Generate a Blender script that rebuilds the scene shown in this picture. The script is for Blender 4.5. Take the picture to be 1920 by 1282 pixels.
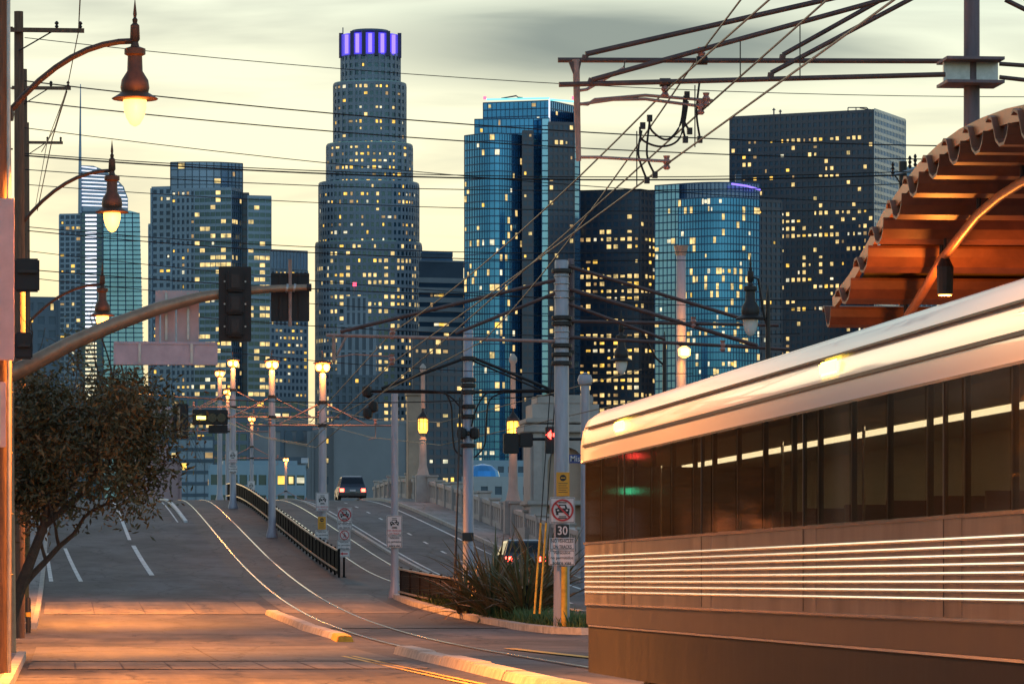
import bpy, math, random
import numpy as np
from mathutils import Vector
for o in list(bpy.data.objects): bpy.data.objects.remove(o)
S = bpy.context.scene; COL = S.collection
rnd = random.Random(7)
# ---------------------------------------------------------------- camera
TH, F, HOR, H = 0.1012, 8300.0, 1090.0, 1.5
cam_d = bpy.data.cameras.new('camera'); cam = bpy.data.objects.new('camera', cam_d); COL.objects.link(cam)
cam.location = (0, 0, H); cam.rotation_euler = (math.pi/2, 0, -TH)
cam_d.sensor_width = 36; cam_d.lens = F/1920*36; cam_d.shift_y = (HOR-641)/1920
cam_d.clip_start = 0.5; cam_d.clip_end = 30000; S.camera = cam
# ---------------------------------------------------------------- sky, sun, exposure
W = bpy.data.worlds.new('World'); S.world = W; W.use_nodes = True
def build_world():
    nt = W.node_tree; N = nt.nodes; L = nt.links; N.clear()
    out = N.new('ShaderNodeOutputWorld'); bg = N.new('ShaderNodeBackground'); L.new(bg.outputs[0], out.inputs[0])
    sky = N.new('ShaderNodeTexSky'); sky.sky_type = 'NISHITA'; sky.sun_disc = False
    sky.sun_elevation = math.radians(4); sky.sun_rotation = math.radians(-14); sky.air_density = 1.0; sky.dust_density = 1.6; sky.ozone_density = 2.0
    tc = N.new('ShaderNodeTexCoord'); sep = N.new('ShaderNodeSeparateXYZ'); L.new(tc.outputs['Generated'], sep.inputs[0])
    # thin high cloud sheet, streaks rising to the right
    mp = N.new('ShaderNodeMapping'); mp.inputs['Rotation'].default_value = (0, math.radians(-17), 0); mp.inputs['Scale'].default_value = (9, 9, 62)
    L.new(tc.outputs['Generated'], mp.inputs[0])
    n1 = N.new('ShaderNodeTexNoise'); n1.inputs['Scale'].default_value = 1.0; n1.inputs['Detail'].default_value = 5; n1.inputs['Roughness'].default_value = .5; n1.inputs['Distortion'].default_value = .5
    L.new(mp.outputs[0], n1.inputs['Vector'])
    cr = N.new('ShaderNodeValToRGB'); cr.color_ramp.elements[0].position = .47; cr.color_ramp.elements[0].color = (0, 0, 0, 1); cr.color_ramp.elements[1].position = .75
    L.new(n1.outputs['Fac'], cr.inputs[0])
    # one heavier grey cloud bank, a long soft lens in the west
    mp2 = N.new('ShaderNodeMapping'); mp2.vector_type = 'POINT'
    ang = TH + (1130-960)/F; el = (HOR-85)/F
    c = Vector((math.sin(ang), math.cos(ang), el)).normalized()
    sub = N.new('ShaderNodeVectorMath'); sub.operation = 'SUBTRACT'; sub.inputs[1].default_value = c; L.new(tc.outputs['Generated'], sub.inputs[0])
    mp2.inputs['Rotation'].default_value = (0, math.radians(13), 0); mp2.inputs['Scale'].default_value = (13, 13, 72); L.new(sub.outputs[0], mp2.inputs[0])
    ln = N.new('ShaderNodeVectorMath'); ln.operation = 'LENGTH'; L.new(mp2.outputs[0], ln.inputs[0])
    add = N.new('ShaderNodeMath'); add.operation = 'MULTIPLY_ADD'; L.new(n1.outputs['Fac'], add.inputs[0]); add.inputs[1].default_value = 1.5; L.new(ln.outputs['Value'], add.inputs[2])
    mr = N.new('ShaderNodeMapRange'); mr.interpolation_type = 'SMOOTHSTEP'; mr.inputs[1].default_value = .95; mr.inputs[2].default_value = 1.75; mr.inputs[3].default_value = .85; mr.inputs[4].default_value = 0; L.new(add.outputs[0], mr.inputs[0])
    # the lit veil of cirrus over the low sun side evens the clear sky out
    veil = N.new('ShaderNodeValToRGB'); e = veil.color_ramp.elements
    e[0].position = 0.0; e[0].color = (.84, .60, .29, 1); e[1].position = 1; e[1].color = (.18, .27, .38, 1)
    for p, col in ((.045, (.87, .71, .38, 1)), (.09, (.81, .78, .54, 1)), (.13, (.66, .73, .59, 1)), (.4, (.27, .37, .49, 1))):
        q = e.new(p); q.color = col
    L.new(sep.outputs['Z'], veil.inputs[0])
    west = N.new('ShaderNodeMapRange'); west.interpolation_type = 'SMOOTHSTEP'; west.inputs[1].default_value = -.5; west.inputs[2].default_value = .8; west.inputs[3].default_value = .0; west.inputs[4].default_value = .97; L.new(sep.outputs['Y'], west.inputs[0])
    sk = N.new('ShaderNodeMixRGB'); sk.blend_type = 'MULTIPLY'; sk.inputs[0].default_value = 1; sk.inputs[2].default_value = (SKY, SKY, SKY*1.05, 1); L.new(sky.outputs[0], sk.inputs[1])
    m1 = N.new('ShaderNodeMixRGB'); L.new(west.outputs[0], m1.inputs[0]); L.new(sk.outputs[0], m1.inputs[1]); L.new(veil.outputs[0], m1.inputs[2])
    cf = N.new('ShaderNodeMath'); cf.operation = 'MULTIPLY'; cf.inputs[1].default_value = .7; L.new(cr.outputs[0], cf.inputs[0])
    m2 = N.new('ShaderNodeMixRGB'); L.new(cf.outputs[0], m2.inputs[0]); L.new(m1.outputs[0], m2.inputs[1]); m2.inputs[2].default_value = (.33, .35, .30, 1)
    m3 = N.new('ShaderNodeMixRGB'); L.new(mr.outputs[0], m3.inputs[0]); L.new(m2.outputs[0], m3.inputs[1]); m3.inputs[2].default_value = (.15, .19, .185, 1)
    L.new(m3.outputs[0], bg.inputs[0]); bg.inputs[1].default_value = 1.0
SKY = 0.40
build_world()
sd = bpy.data.lights.new('sun', 'SUN'); sd.energy = 0.06; sd.angle = math.radians(14); sd.color = (1, .78, .5)
sun = bpy.data.objects.new('sun', sd); COL.objects.link(sun)
sun.rotation_euler = Vector((math.sin(math.radians(14)), -math.cos(math.radians(14)), -.09)).to_track_quat('-Z', 'Y').to_euler()
S.view_settings.view_transform = 'Standard'; S.view_settings.look = 'None'; S.view_settings.exposure = .38; S.view_settings.gamma = 1
S.view_settings.use_curve_mapping = False
S.render.engine = 'CYCLES'
# ---------------------------------------------------------------- photo pixel <-> place (street runs along +Y, camera turned TH to the right)
sT, cT = math.sin(TH), math.cos(TH)
PY = [-60, 60, 100, 115, 135, 155, 175, 195, 215, 235, 255, 270, 285, 300, 330, 420, 700]
PZ = [0, 0, .02, .1, .36, .86, 1.6, 2.5, 3.55, 4.6, 5.62, 6.3, 6.78, 7.0, 7.0, 6.2, 2.5]
_ys = np.arange(-60, 700, 1.0); _zs = np.interp(_ys, PY, PZ); _k = np.exp(-np.arange(-18, 19)**2/(2*7.0**2)); _k /= _k.sum()
_zs = np.convolve(np.pad(_zs, 18, mode='edge'), _k, 'valid')
def gz(Y): return float(np.interp(Y, _ys, _zs))
def xo(Y): return 0.0 if Y < 285 else 3.1e-4*(Y-285)**2
def at(px, py, D):                       # point at camera depth D
    lat = (px-960)/F*D
    return Vector((lat*cT + D*sT, -lat*sT + D*cT, H + (HOR-py)/F*D))
def at_x(px, py, X):                     # point on the plane X
    t = (px-960)/F; Y = X*(cT - t*sT)/(sT + t*cT); return Vector((X, Y, H + (HOR-py)/F*(X*sT + Y*cT)))
def at_y(px, py, Y):                     # point on the plane Y
    t = (px-960)/F; X = Y*(sT + t*cT)/(cT - t*sT); return Vector((X, Y, H + (HOR-py)/F*(X*sT + Y*cT)))
def gp(px, Y): v = at_y(px, 0, Y); v.z = gz(Y); return v
# ---------------------------------------------------------------- materials
M = {}
def mat(name, col, rough=.7, metal=0, var=.25, scale=3.0, bump=0, emit=None, es=0, spec=.5, coat=0, detail=5, stretch=None):
    m = bpy.data.materials.new(name); m.use_nodes = True; nt = m.node_tree; b = nt.nodes['Principled BSDF']
    b.inputs['Roughness'].default_value = rough; b.inputs['Metallic'].default_value = metal; b.inputs['Specular IOR Level'].default_value = spec
    b.inputs['Coat Weight'].default_value = coat
    b.inputs['Base Color'].default_value = (*col, 1)
    if emit:
        b.inputs['Emission Color'].default_value = (*emit, 1); b.inputs['Emission Strength'].default_value = es; m.cycles.emission_sampling = 'NONE'
    if var or bump:
        tc = nt.nodes.new('ShaderNodeTexCoord'); n = nt.nodes.new('ShaderNodeTexNoise'); n.inputs['Scale'].default_value = scale; n.inputs['Detail'].default_value = detail; n.inputs['Roughness'].default_value = .65
        mp = nt.nodes.new('ShaderNodeMapping'); mp.inputs['Scale'].default_value = stretch or (1, 1, 1)
        geo = nt.nodes.new('ShaderNodeNewGeometry'); nt.links.new(geo.outputs['Position'], mp.inputs[0]); nt.links.new(mp.outputs[0], n.inputs['Vector'])
        if var:
            r = nt.nodes.new('ShaderNodeValToRGB'); r.color_ramp.elements[0].position = .3; r.color_ramp.elements[1].position = .72
            r.color_ramp.elements[0].color = (*[c*(1-var) for c in col], 1); r.color_ramp.elements[1].color = (*[min(1, c*(1+var)) for c in col], 1)
            nt.links.new(n.outputs['Fac'], r.inputs[0]); nt.links.new(r.outputs[0], b.inputs['Base Color'])
            rr = nt.nodes.new('ShaderNodeMapRange'); rr.inputs[3].default_value = max(.02, rough*.8); rr.inputs[4].default_value = min(1, rough*1.2); nt.links.new(n.outputs['Fac'], rr.inputs[0]); nt.links.new(rr.outputs[0], b.inputs['Roughness'])
        if bump:
            bp = nt.nodes.new('ShaderNodeBump'); bp.inputs['Strength'].default_value = bump; bp.inputs['Distance'].default_value = .02
            nt.links.new(n.outputs['Fac'], bp.inputs['Height']); nt.links.new(bp.outputs[0], b.inputs['Normal'])
    M[name] = m; return m
def road_mat(name, col, patch):
    """asphalt or concrete: fine grain, long tyre-worn streaks along the street, dark patches and cracks"""
    m = mat(name, col, .62, 0, 0, 1, spec=.22); nt = m.node_tree; b = nt.nodes['Principled BSDF']; N = nt.nodes; L = nt.links
    geo = N.new('ShaderNodeNewGeometry')
    def noise(scale, st, det=6):
        mp = N.new('ShaderNodeMapping'); mp.inputs['Scale'].default_value = st; L.new(geo.outputs['Position'], mp.inputs[0])
        n = N.new('ShaderNodeTexNoise'); n.inputs['Scale'].default_value = scale; n.inputs['Detail'].default_value = det; n.inputs['Roughness'].default_value = .7; L.new(mp.outputs[0], n.inputs['Vector']); return n
    a, s, p = noise(30, (1, 1, 1)), noise(1.6, (1, .035, 1)), noise(.32, (1, .35, 1), 4)
    def ramp(n, lo, hi, c0, c1):
        r = N.new('ShaderNodeValToRGB'); r.color_ramp.elements[0].position = lo; r.color_ramp.elements[1].position = hi
        r.color_ramp.elements[0].color = (c0, c0, c0, 1); r.color_ramp.elements[1].color = (c1, c1, c1, 1); L.new(n.outputs['Fac'], r.inputs[0]); return r
    def mul(x, y):
        q = N.new('ShaderNodeMixRGB'); q.blend_type = 'MULTIPLY'; q.inputs[0].default_value = 1; L.new(x, q.inputs[1]); L.new(y, q.inputs[2]); return q.outputs[0]
    base = N.new('ShaderNodeRGB'); base.outputs[0].default_value = (*col, 1)
    v = mul(base.outputs[0], ramp(a, .3, .7, .8, 1.2).outputs[0]); v = mul(v, ramp(s, .35, .65, .72, 1.22).outputs[0]); v = mul(v, ramp(p, .42, .6, 1-patch, 1.1).outputs[0])
    wv = N.new('ShaderNodeVectorMath'); wv.operation = 'MULTIPLY_ADD'; wv.inputs[1].default_value = (1.3, 1.3, 1.3); L.new(noise(.8, (1, .5, 1), 5).outputs['Color'], wv.inputs[0]); L.new(geo.outputs['Position'], wv.inputs[2])
    vm = N.new('ShaderNodeMapping'); vm.inputs['Scale'].default_value = (1, .3, 1); L.new(wv.outputs[0], vm.inputs[0])
    vo = N.new('ShaderNodeTexVoronoi'); vo.feature = 'DISTANCE_TO_EDGE'; vo.inputs['Scale'].default_value = .42; L.new(vm.outputs[0], vo.inputs['Vector'])
    cr_ = N.new('ShaderNodeValToRGB'); cr_.color_ramp.elements[0].position = .006; cr_.color_ramp.elements[0].color = (.42, .42, .42, 1); cr_.color_ramp.elements[1].position = .02; L.new(vo.outputs['Distance'], cr_.inputs[0]); v = mul(v, cr_.outputs[0])
    L.new(v, b.inputs['Base Color'])
    bp = N.new('ShaderNodeBump'); bp.inputs['Strength'].default_value = .35; bp.inputs['Distance'].default_value = .01; L.new(a.outputs['Fac'], bp.inputs['Height']); L.new(bp.outputs[0], b.inputs['Normal'])
    rr = N.new('ShaderNodeMapRange'); rr.inputs[3].default_value = .5; rr.inputs[4].default_value = .85; L.new(s.outputs['Fac'], rr.inputs[0]); L.new(rr.outputs[0], b.inputs['Roughness'])
road_mat('asphalt', (.095, .09, .092), .45); road_mat('track_concrete', (.10, .09, .082), .35); road_mat('crossing_concrete', (.17, .15, .125), .25); road_mat('pavement', (.26, .24, .225), .2)
mat('earth', (.10, .09, .07), .9, scale=.5)
mat('paint_white', (.62, .60, .56), .6, var=.45, scale=2.2, detail=8); mat('paint_yellow', (.62, .36, .03), .6, var=.4, scale=3, detail=8)
mat('kerb', (.42, .38, .32), .8, var=.4, scale=2.5, bump=.3); mat('kerb_yellow', (.62, .34, .03), .7, var=.4, scale=5)
mat('rail', (.72, .68, .62), .18, 1, var=.15, scale=2)
mat('pole_grey', (.36, .36, .40), .45, .15, var=.18, scale=2, stretch=(3, 3, .5)); mat('pole_blue', (.30, .34, .42), .45, .15, var=.18, scale=2, stretch=(3, 3, .5)); mat('pole_rust', (.17, .12, .13), .6, .2, var=.35, scale=3, stretch=(3, 3, .4))
mat('wood', (.15, .085, .05), .85, var=.45, scale=6, stretch=(6, 6, .4), bump=.5)
mat('tube_brown', (.11, .06, .05), .5, .3, var=.3, scale=6); mat('tube_light', (.36, .22, .18), .5, .2, var=.3, scale=6); mat('wire', (.03, .026, .024), .5, .4, var=0)
mat('insulator', (.42, .2, .16), .3, var=.2); mat('black_metal', (.011, .010, .010), .6, 0, var=.2, scale=5); mat('iron', (.035, .03, .028), .5, .4, var=.25, scale=8)
mat('lamp_iron', (.10, .045, .025), .5, .3, var=.25, scale=8)
mat('galv', (.45, .44, .42), .4, .7, var=.2, scale=8); mat('arm_metal', (.34, .23, .15), .45, .5, var=.25, scale=5)
mat('globe', (.9, .7, .4), .4, var=0, emit=(1, .40, .07), es=4); mat('globe_off', (.75, .73, .68), .25, var=0)
mat('lantern_glass', (.8, .5, .1), .4, var=0, emit=(1, .42, .06), es=2.2)
mat('sign_white', (.66, .58, .55), .45, var=.12, scale=6); mat('sign_back', (.46, .36, .40), .45, .3, var=.15, scale=3); mat('sign_pink', (.62, .42, .40), .5, var=.12, scale=3)
mat('sign_black', (.015, .015, .015), .5, var=0); mat('sign_red', (.5, .03, .03), .5, var=0); mat('sign_orange', (.72, .31, .02), .5, var=.1); mat('sign_blue', (.05, .06, .20), .5, var=0)
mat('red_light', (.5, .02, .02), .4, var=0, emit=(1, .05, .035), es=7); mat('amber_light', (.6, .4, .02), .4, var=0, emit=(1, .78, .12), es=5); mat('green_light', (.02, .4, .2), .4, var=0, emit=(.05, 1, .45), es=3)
mat('lens_dark', (.03, .028, .02), .2, var=0)
mat('leaf_dark', (.10, .075, .026), .6, var=.6, scale=1.6); mat('leaf_brown', (.22, .115, .035), .65, var=.4, scale=2); mat('bark', (.09, .055, .035), .9, var=.4, scale=8, bump=.5)
mat('flax', (.20, .115, .045), .5, var=.5, scale=5); mat('flax_green', (.11, .105, .04), .5, var=.5, scale=5); mat('grass', (.075, .125, .03), .8, var=.4, scale=4)
mat('stone_pale', (.40, .35, .31), .8, var=.22, scale=.8, bump=.2); mat('stone_warm', (.40, .28, .20), .8, var=.22, scale=.6, bump=.2)
mat('brick', (.34, .21, .13), .9, var=.4, scale=.7); mat('fence_dark', (.012, .010, .009), .9, 0, var=.2, spec=.1); mat('fence_rail', (.45, .36, .26), .35, .6, var=.2, scale=8)
mat('canopy_orange', (.46, .17, .06), .45, .1, var=.22, scale=2.5); mat('canopy_panel', (.19, .065, .027), .5, .1, var=.35, scale=2); mat('canopy_under', (.45, .30, .07), .5, .1, var=.3, scale=2)
mat('train_white', (.80, .79, .77), .25, 0, var=0, coat=.4); mat('train_steel', (.20, .185, .18), .36, .65, var=.38, scale=1.4, stretch=(1, 1.6, .35), detail=8); mat('train_ridge', (.86, .80, .74), .16, .9, var=.05)
mat('train_skirt', (.02, .016, .015), .6, 0, var=.5, scale=2, stretch=(1, 1.5, .4), spec=.2); mat('train_sole', (.07, .055, .05), .4, .4, var=.2, scale=1.5); mat('train_dark', (.02, .018, .017), .4, .1, var=.1); mat('train_seat', (.12, .05, .05), .8, var=.2); mat('train_inside', (.42, .36, .26), .6, var=.1)
mat('train_lamp', (.9, .8, .5), .4, var=0, emit=(1, .78, .42), es=3)
def glass_mat(name, col, alpha):
    m = mat(name, col, .04, 0, 0, 1); b = m.node_tree.nodes['Principled BSDF']; b.inputs['Alpha'].default_value = alpha; return m
glass_mat('train_glass', (.035, .028, .018), .5); glass_mat('car_glass', (.01, .011, .012), .9)
mat('car_dark', (.03, .035, .045), .25, .3, var=.1, coat=.6); mat('car_silver', (.22, .22, .24), .3, .6, var=.1, coat=.6); mat('tyre', (.015, .015, .015), .85, var=.2); mat('tail_red', (.4, .01, .01), .3, var=0, emit=(1, .05, .03), es=14)
def tower_mat(name, col, rough, metal, var=.25, scale=.03): return mat(name, col, rough, metal, var, scale)
for nm, c, r, mt in (('t_stone', (.24, .29, .335), .6, .1), ('t_glassdark', (.05, .10, .14), .12, .6), ('t_blue', (.06, .25, .50), .14, .75), ('t_bluelight', (.20, .42, .62), .14, .75), ('t_navy', (.05, .085, .13), .3, .4),
                     ('t_brown', (.085, .085, .105), .35, .3), ('t_steelblue', (.17, .25, .36), .25, .5), ('t_pale', (.36, .38, .38), .7, 0), ('t_mullion', (.03, .085, .165), .4, .3), ('t_concrete', (.23, .24, .25), .8, 0), ('t_pink', (.46, .30, .30), .8, 0),
                     ('t_paleblue', (.26, .36, .42), .6, 0), ('t_tealglass', (.16, .32, .36), .12, .7), ('t_dim', (.10, .135, .17), .5, .2), ('t_crown', (.03, .03, .08), .4, .2)):
    tower_mat(nm, c, r, mt)
for nm, c, s in (('lit_yellow', (1, .56, .09), .95), ('lit_warm', (1, .66, .24), .68), ('lit_white', (1, .84, .54), .6), ('lit_dim', (.75, .42, .16), .3), ('lit_violet', (.26, .16, 1), 1.5), ('lit_violet_dim', (.10, .07, .75), .5), ('lit_strip', (.92, .92, 1), .9), ('lit_teal', (.2, .85, .8), 1.2), ('lit_red', (1, .05, .1), 4)):
    m = mat(nm, c, .4, var=0, emit=c, es=s)
    if nm in ('lit_yellow', 'lit_warm', 'lit_white', 'lit_dim'):       # rooms differ: blinds, lamps, ceilings
        nt = m.node_tree; gq = nt.nodes.new('ShaderNodeNewGeometry'); nq = nt.nodes.new('ShaderNodeTexNoise'); nq.inputs['Scale'].default_value = .33; nq.inputs['Detail'].default_value = 3; nt.links.new(gq.outputs['Position'], nq.inputs['Vector'])
        mq = nt.nodes.new('ShaderNodeMapRange'); mq.inputs[1].default_value = .3; mq.inputs[2].default_value = .68; mq.inputs[3].default_value = s*.25; mq.inputs[4].default_value = s*1.7; nt.links.new(nq.outputs['Fac'], mq.inputs[0]); nt.links.new(mq.outputs[0], m.node_tree.nodes['Principled BSDF'].inputs['Emission Strength'])
# ---------------------------------------------------------------- mesh helpers
def wloc(o):
    v = Vector((0, 0, 0))
    while o: v += o.location; o = o.parent
    return v
class MB:
    def __init__(s): s.v = []; s.f = []
    def add(s, vs, fs):
        k = len(s.v); s.v += [tuple(v) for v in vs]; s.f += [tuple(i+k for i in f) for f in fs]; return s
    def box(s, lo, hi):
        (a, b, c), (d, e, f) = lo, hi
        return s.add([(a, b, c), (d, b, c), (d, e, c), (a, e, c), (a, b, f), (d, b, f), (d, e, f), (a, e, f)], [(0, 3, 2, 1), (4, 5, 6, 7), (0, 1, 5, 4), (1, 2, 6, 5), (2, 3, 7, 6), (3, 0, 4, 7)])
    def cbox(s, c, sz): return s.box([c[i]-sz[i]/2 for i in range(3)], [c[i]+sz[i]/2 for i in range(3)])
    def obox(s, p, q, up, w, h):            # box along p-q with width w and height h
        p, q = Vector(p), Vector(q); d = (q-p).normalized(); u = Vector(up); a = d.cross(u).normalized()*w/2; b = a.cross(d).normalized()*h/2
        vs = [x+i+j for x in (p, q) for i, j in ((-a, -b), (a, -b), (a, b), (-a, b))]
        return s.add(vs, [(0, 1, 2, 3), (7, 6, 5, 4), (0, 4, 5, 1), (1, 5, 6, 2), (2, 6, 7, 3), (3, 7, 4, 0)])
    def tube(s, pts, r, n=8, caps=True):
        pts = [Vector(p) for p in pts]; rs = r if isinstance(r, (list, tuple)) else [r]*len(pts); vs = []; fs = []
        for i, p in enumerate(pts):
            d = (pts[min(i+1, len(pts)-1)] - pts[max(i-1, 0)]).normalized()
            up = Vector((0, 0, 1)) if abs(d.z) < .9 else Vector((1, 0, 0)); a = d.cross(up).normalized(); b = d.cross(a)
            for k in range(n):
                t = 2*math.pi*k/n; vs.append(p + (a*math.cos(t) + b*math.sin(t))*rs[i])
        for i in range(len(pts)-1):
            for k in range(n): fs.append((i*n+k, i*n+(k+1) % n, (i+1)*n+(k+1) % n, (i+1)*n+k))
        if caps: fs.append(tuple(range(n))[::-1]); fs.append(tuple((len(pts)-1)*n+k for k in range(n)))
        return s.add(vs, fs)
    def lathe(s, c, prof, n=16):             # prof: (radius, z)
        vs = []; fs = []
        for r, z in prof:
            for k in range(n): t = 2*math.pi*k/n; vs.append((c[0]+r*math.cos(t), c[1]+r*math.sin(t), c[2]+z))
        for i in range(len(prof)-1):
            for k in range(n): fs.append((i*n+k, i*n+(k+1) % n, (i+1)*n+(k+1) % n, (i+1)*n+k))
        fs.append(tuple(range(n))[::-1]); fs.append(tuple((len(prof)-1)*n+k for k in range(n)))
        return s.add(vs, fs)
    def prism(s, poly, axis, a, b):          # polygon in the two other axes, extruded along axis from a to b
        n = len(poly)
        def P(u, v, w): return {'x': (w, u, v), 'y': (u, w, v), 'z': (u, v, w)}[axis]
        vs = [P(u, v, a) for u, v in poly] + [P(u, v, b) for u, v in poly]
        return s.add(vs, [tuple(range(n)), tuple(range(2*n-1, n-1, -1))] + [(i, i+n, (i+1) % n+n, (i+1) % n) for i in range(n)])
    def build(s, name, m, parent=None, smooth=False, bevel=0):
        o0 = wloc(parent) if parent else Vector((0, 0, 0))
        me = bpy.data.meshes.new(name); me.from_pydata([(v[0]-o0.x, v[1]-o0.y, v[2]-o0.z) for v in s.v], [], s.f); me.materials.append(M[m])
        import bmesh
        bm = bmesh.new(); bm.from_mesh(me); bmesh.ops.recalc_face_normals(bm, faces=bm.faces)
        if bevel: bmesh.ops.bevel(bm, geom=list(bm.edges), offset=bevel, segments=2, affect='EDGES', clamp_overlap=True)
        bm.to_mesh(me); bm.free()
        if smooth:
            for p in me.polygons: p.use_smooth = True
            me.set_sharp_from_angle(angle=math.radians(40))
        o = bpy.data.objects.new(name, me); COL.objects.link(o)
        if parent: o.parent = parent
        return o
def tag(o, label=None, cat=None, group=None, kind=None):
    if label: o['label'] = label
    if cat: o['category'] = cat
    if group: o['group'] = group
    if kind: o['kind'] = kind
    return o
def thing(name, loc, label, cat, group=None):
    o = bpy.data.objects.new(name, None); COL.objects.link(o); o.location = loc; o.empty_display_size = .2
    return tag(o, label, cat, group)
def struct(o): o['kind'] = 'structure'; return o
def link(name, me, parent, loc=(0, 0, 0), rot=(0, 0, 0), sc=(1, 1, 1)):
    o = bpy.data.objects.new(name, me); COL.objects.link(o); o.parent = parent; o.location = loc; o.rotation_euler = rot; o.scale = sc; return o
def copy_tree(o, parent=None):
    c = o.copy(); COL.objects.link(c); c.parent = parent
    for ch in list(o.children): copy_tree(ch, c)
    return c
def lamp_light(parent, loc, watts, radius=.2, col=(1, .30, .045), kind='POINT'):
    d = bpy.data.lights.new('lamp_light', kind); d.energy = watts; d.shadow_soft_size = radius; d.color = col
    if kind == 'SPOT': d.spot_size = math.radians(146); d.spot_blend = .45
    o = bpy.data.objects.new('lamp_light', d); COL.objects.link(o); o.parent = parent; o.location = Vector(loc) - wloc(parent); return o
_tx = {}
def text(s, size, m, parent, loc, w=None):
    """flat lettering facing -Y, centred on loc"""
    key = (s, m)
    if key not in _tx:
        cu = bpy.data.curves.new('lettering', 'FONT'); cu.body = s; cu.align_x = 'CENTER'; cu.align_y = 'CENTER'; cu.extrude = .01; cu.resolution_u = 3; cu.offset = .012
        t = bpy.data.objects.new('t', cu); COL.objects.link(t); dg = bpy.context.evaluated_depsgraph_get(); dg.update()
        me = bpy.data.meshes.new_from_object(t.evaluated_get(dg)); bpy.data.objects.remove(t); me.materials.clear(); me.materials.append(M[m]); me.name = 'lettering'
        _tx[key] = (me, max(v.co.x for v in me.vertices)-min(v.co.x for v in me.vertices))
    me, wd = _tx[key]; sx = size if not w else w/wd
    return link('lettering', me, parent, Vector(loc)-wloc(parent), (math.pi/2, 0, 0), (sx, size, size))
# ================================================================ the setting
g = MB(); g.add([(-9000, -3000, -.25), (9000, -3000, -.25), (9000, 12000, -.25), (-9000, 12000, -.25)], [(0, 1, 2, 3)]); struct(g.build('ground', 'earth'))
def strip(name, m, x0, x1, dz, y0, y1, thick=0, step=3.0, xf0=None, xf1=None):
    """sheet (or slab) that follows the street's rise and bend between offsets x0 and x1"""
    b = MB(); n = max(2, int((y1-y0)/step)+1); vs = []; fs = []
    for i in range(n):
        Y = y0 + (y1-y0)*i/(n-1); o = xo(Y); z = gz(Y)+dz; a = (xf0(Y) if xf0 else x0)+o; c = (xf1(Y) if xf1 else x1)+o
        vs += [(a, Y, z), (c, Y, z)] + ([(a, Y, z-thick), (c, Y, z-thick)] if thick else [])
    k = 4 if thick else 2
    for i in range(n-1):
        p = i*k; q = p+k; fs.append((p, p+1, q+1, q))
        if thick: fs += [(p, q, q+2, p+2), (p+1, p+3, q+3, q+1), (p+2, q+2, q+3, p+3)]
    if thick: fs += [(0, 2, 3, 1), ((n-1)*k, (n-1)*k+1, (n-1)*k+3, (n-1)*k+2)]
    return b.add(vs, fs)
YB, YE = 123, 640
def xt2(Y):                                # second track swings out to the right around the platform
    t = min(1, max(0, (185-Y)/100)); return 13.2 + 5.2*t*t*(3-2*t)
struct(strip('', '', -.7, 7.0, .0, -40, YE).build('road', 'asphalt'))
struct(strip('', '', 6.9, 30.0, -.012, -40, YB).build('track_road', 'asphalt'))
struct(strip('', '', 6.9, 14.75, .004, YB, YE).build('track_bed', 'track_concrete'))
struct(strip('', '', 14.75, 20.2, .0, YB-4, YE).build('bridge_road', 'asphalt'))
struct(strip('', '', 20.2, 22.6, .16, YB-2, YE, .3).build('right_pavement', 'pavement'))
struct(strip('', '', -4.2, -.86, .14, YB, YE, .3).build('left_pavement', 'pavement'))
struct(strip('', '', -9, -.86, .14, -40, 86, .3).build('corner_pavement', 'pavement'))
struct(strip('', '', -60, -.7, -.01, 86, YB-.2).build('side_road', 'asphalt'))
struct(strip('', '', -4.6, 22.9, -.35, 170, YE, 1.2).build('bridge_deck', 'stone_pale'))
for nm, x0, x1, a, b_, h in (('left_kerb', -.86, -.70, YB, 400, .15), ('near_kerb', -.86, -.70, -40, 86, .15), ('right_kerb', 20.05, 20.2, YB, 400, .17), ('median_kerb', 14.62, 14.78, 150, 330, .12)):
    struct(strip('', '', x0, x1, h, a, b_, h+.1).build(nm, 'kerb'))
# concrete crossing bands over the road, one slab at a time
def slabs(name, y0, y1, x0, x1, w, m, dz=.008):
    root = struct(strip('', '', x0, x1, dz-.004, y0, y1).build(name, 'track_road_joint' if False else 'asphalt'))
    x = x0
    while x < x1-.2:
        e = min(x+w, x1); b = MB(); n = 4; vs = []
        for i in range(n+1):
            Y = y0+.02+(y1-y0-.04)*i/n; vs += [(x+.018, Y, gz(Y)+dz+.004), (e-.018, Y, gz(Y)+dz+.004)]
        b.add(vs, [(2*i, 2*i+1, 2*i+3, 2*i+2) for i in range(n)]); b.build('slab', m, root); x = e
    return root
slabs('crossing_band', 75.5, 82, -.6, 6.3, .82, 'crossing_concrete'); slabs('crossing_strip', 83, 100, -.6, 6.4, 3.5, 'crossing_concrete', .006)
slabs('far_crossing', 139, 152, -.6, 6.6, 1.6, 'crossing_concrete'); slabs('track_crossing', 140, 160, 7.0, 11.0, 2.0, 'crossing_concrete', .010)
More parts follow.
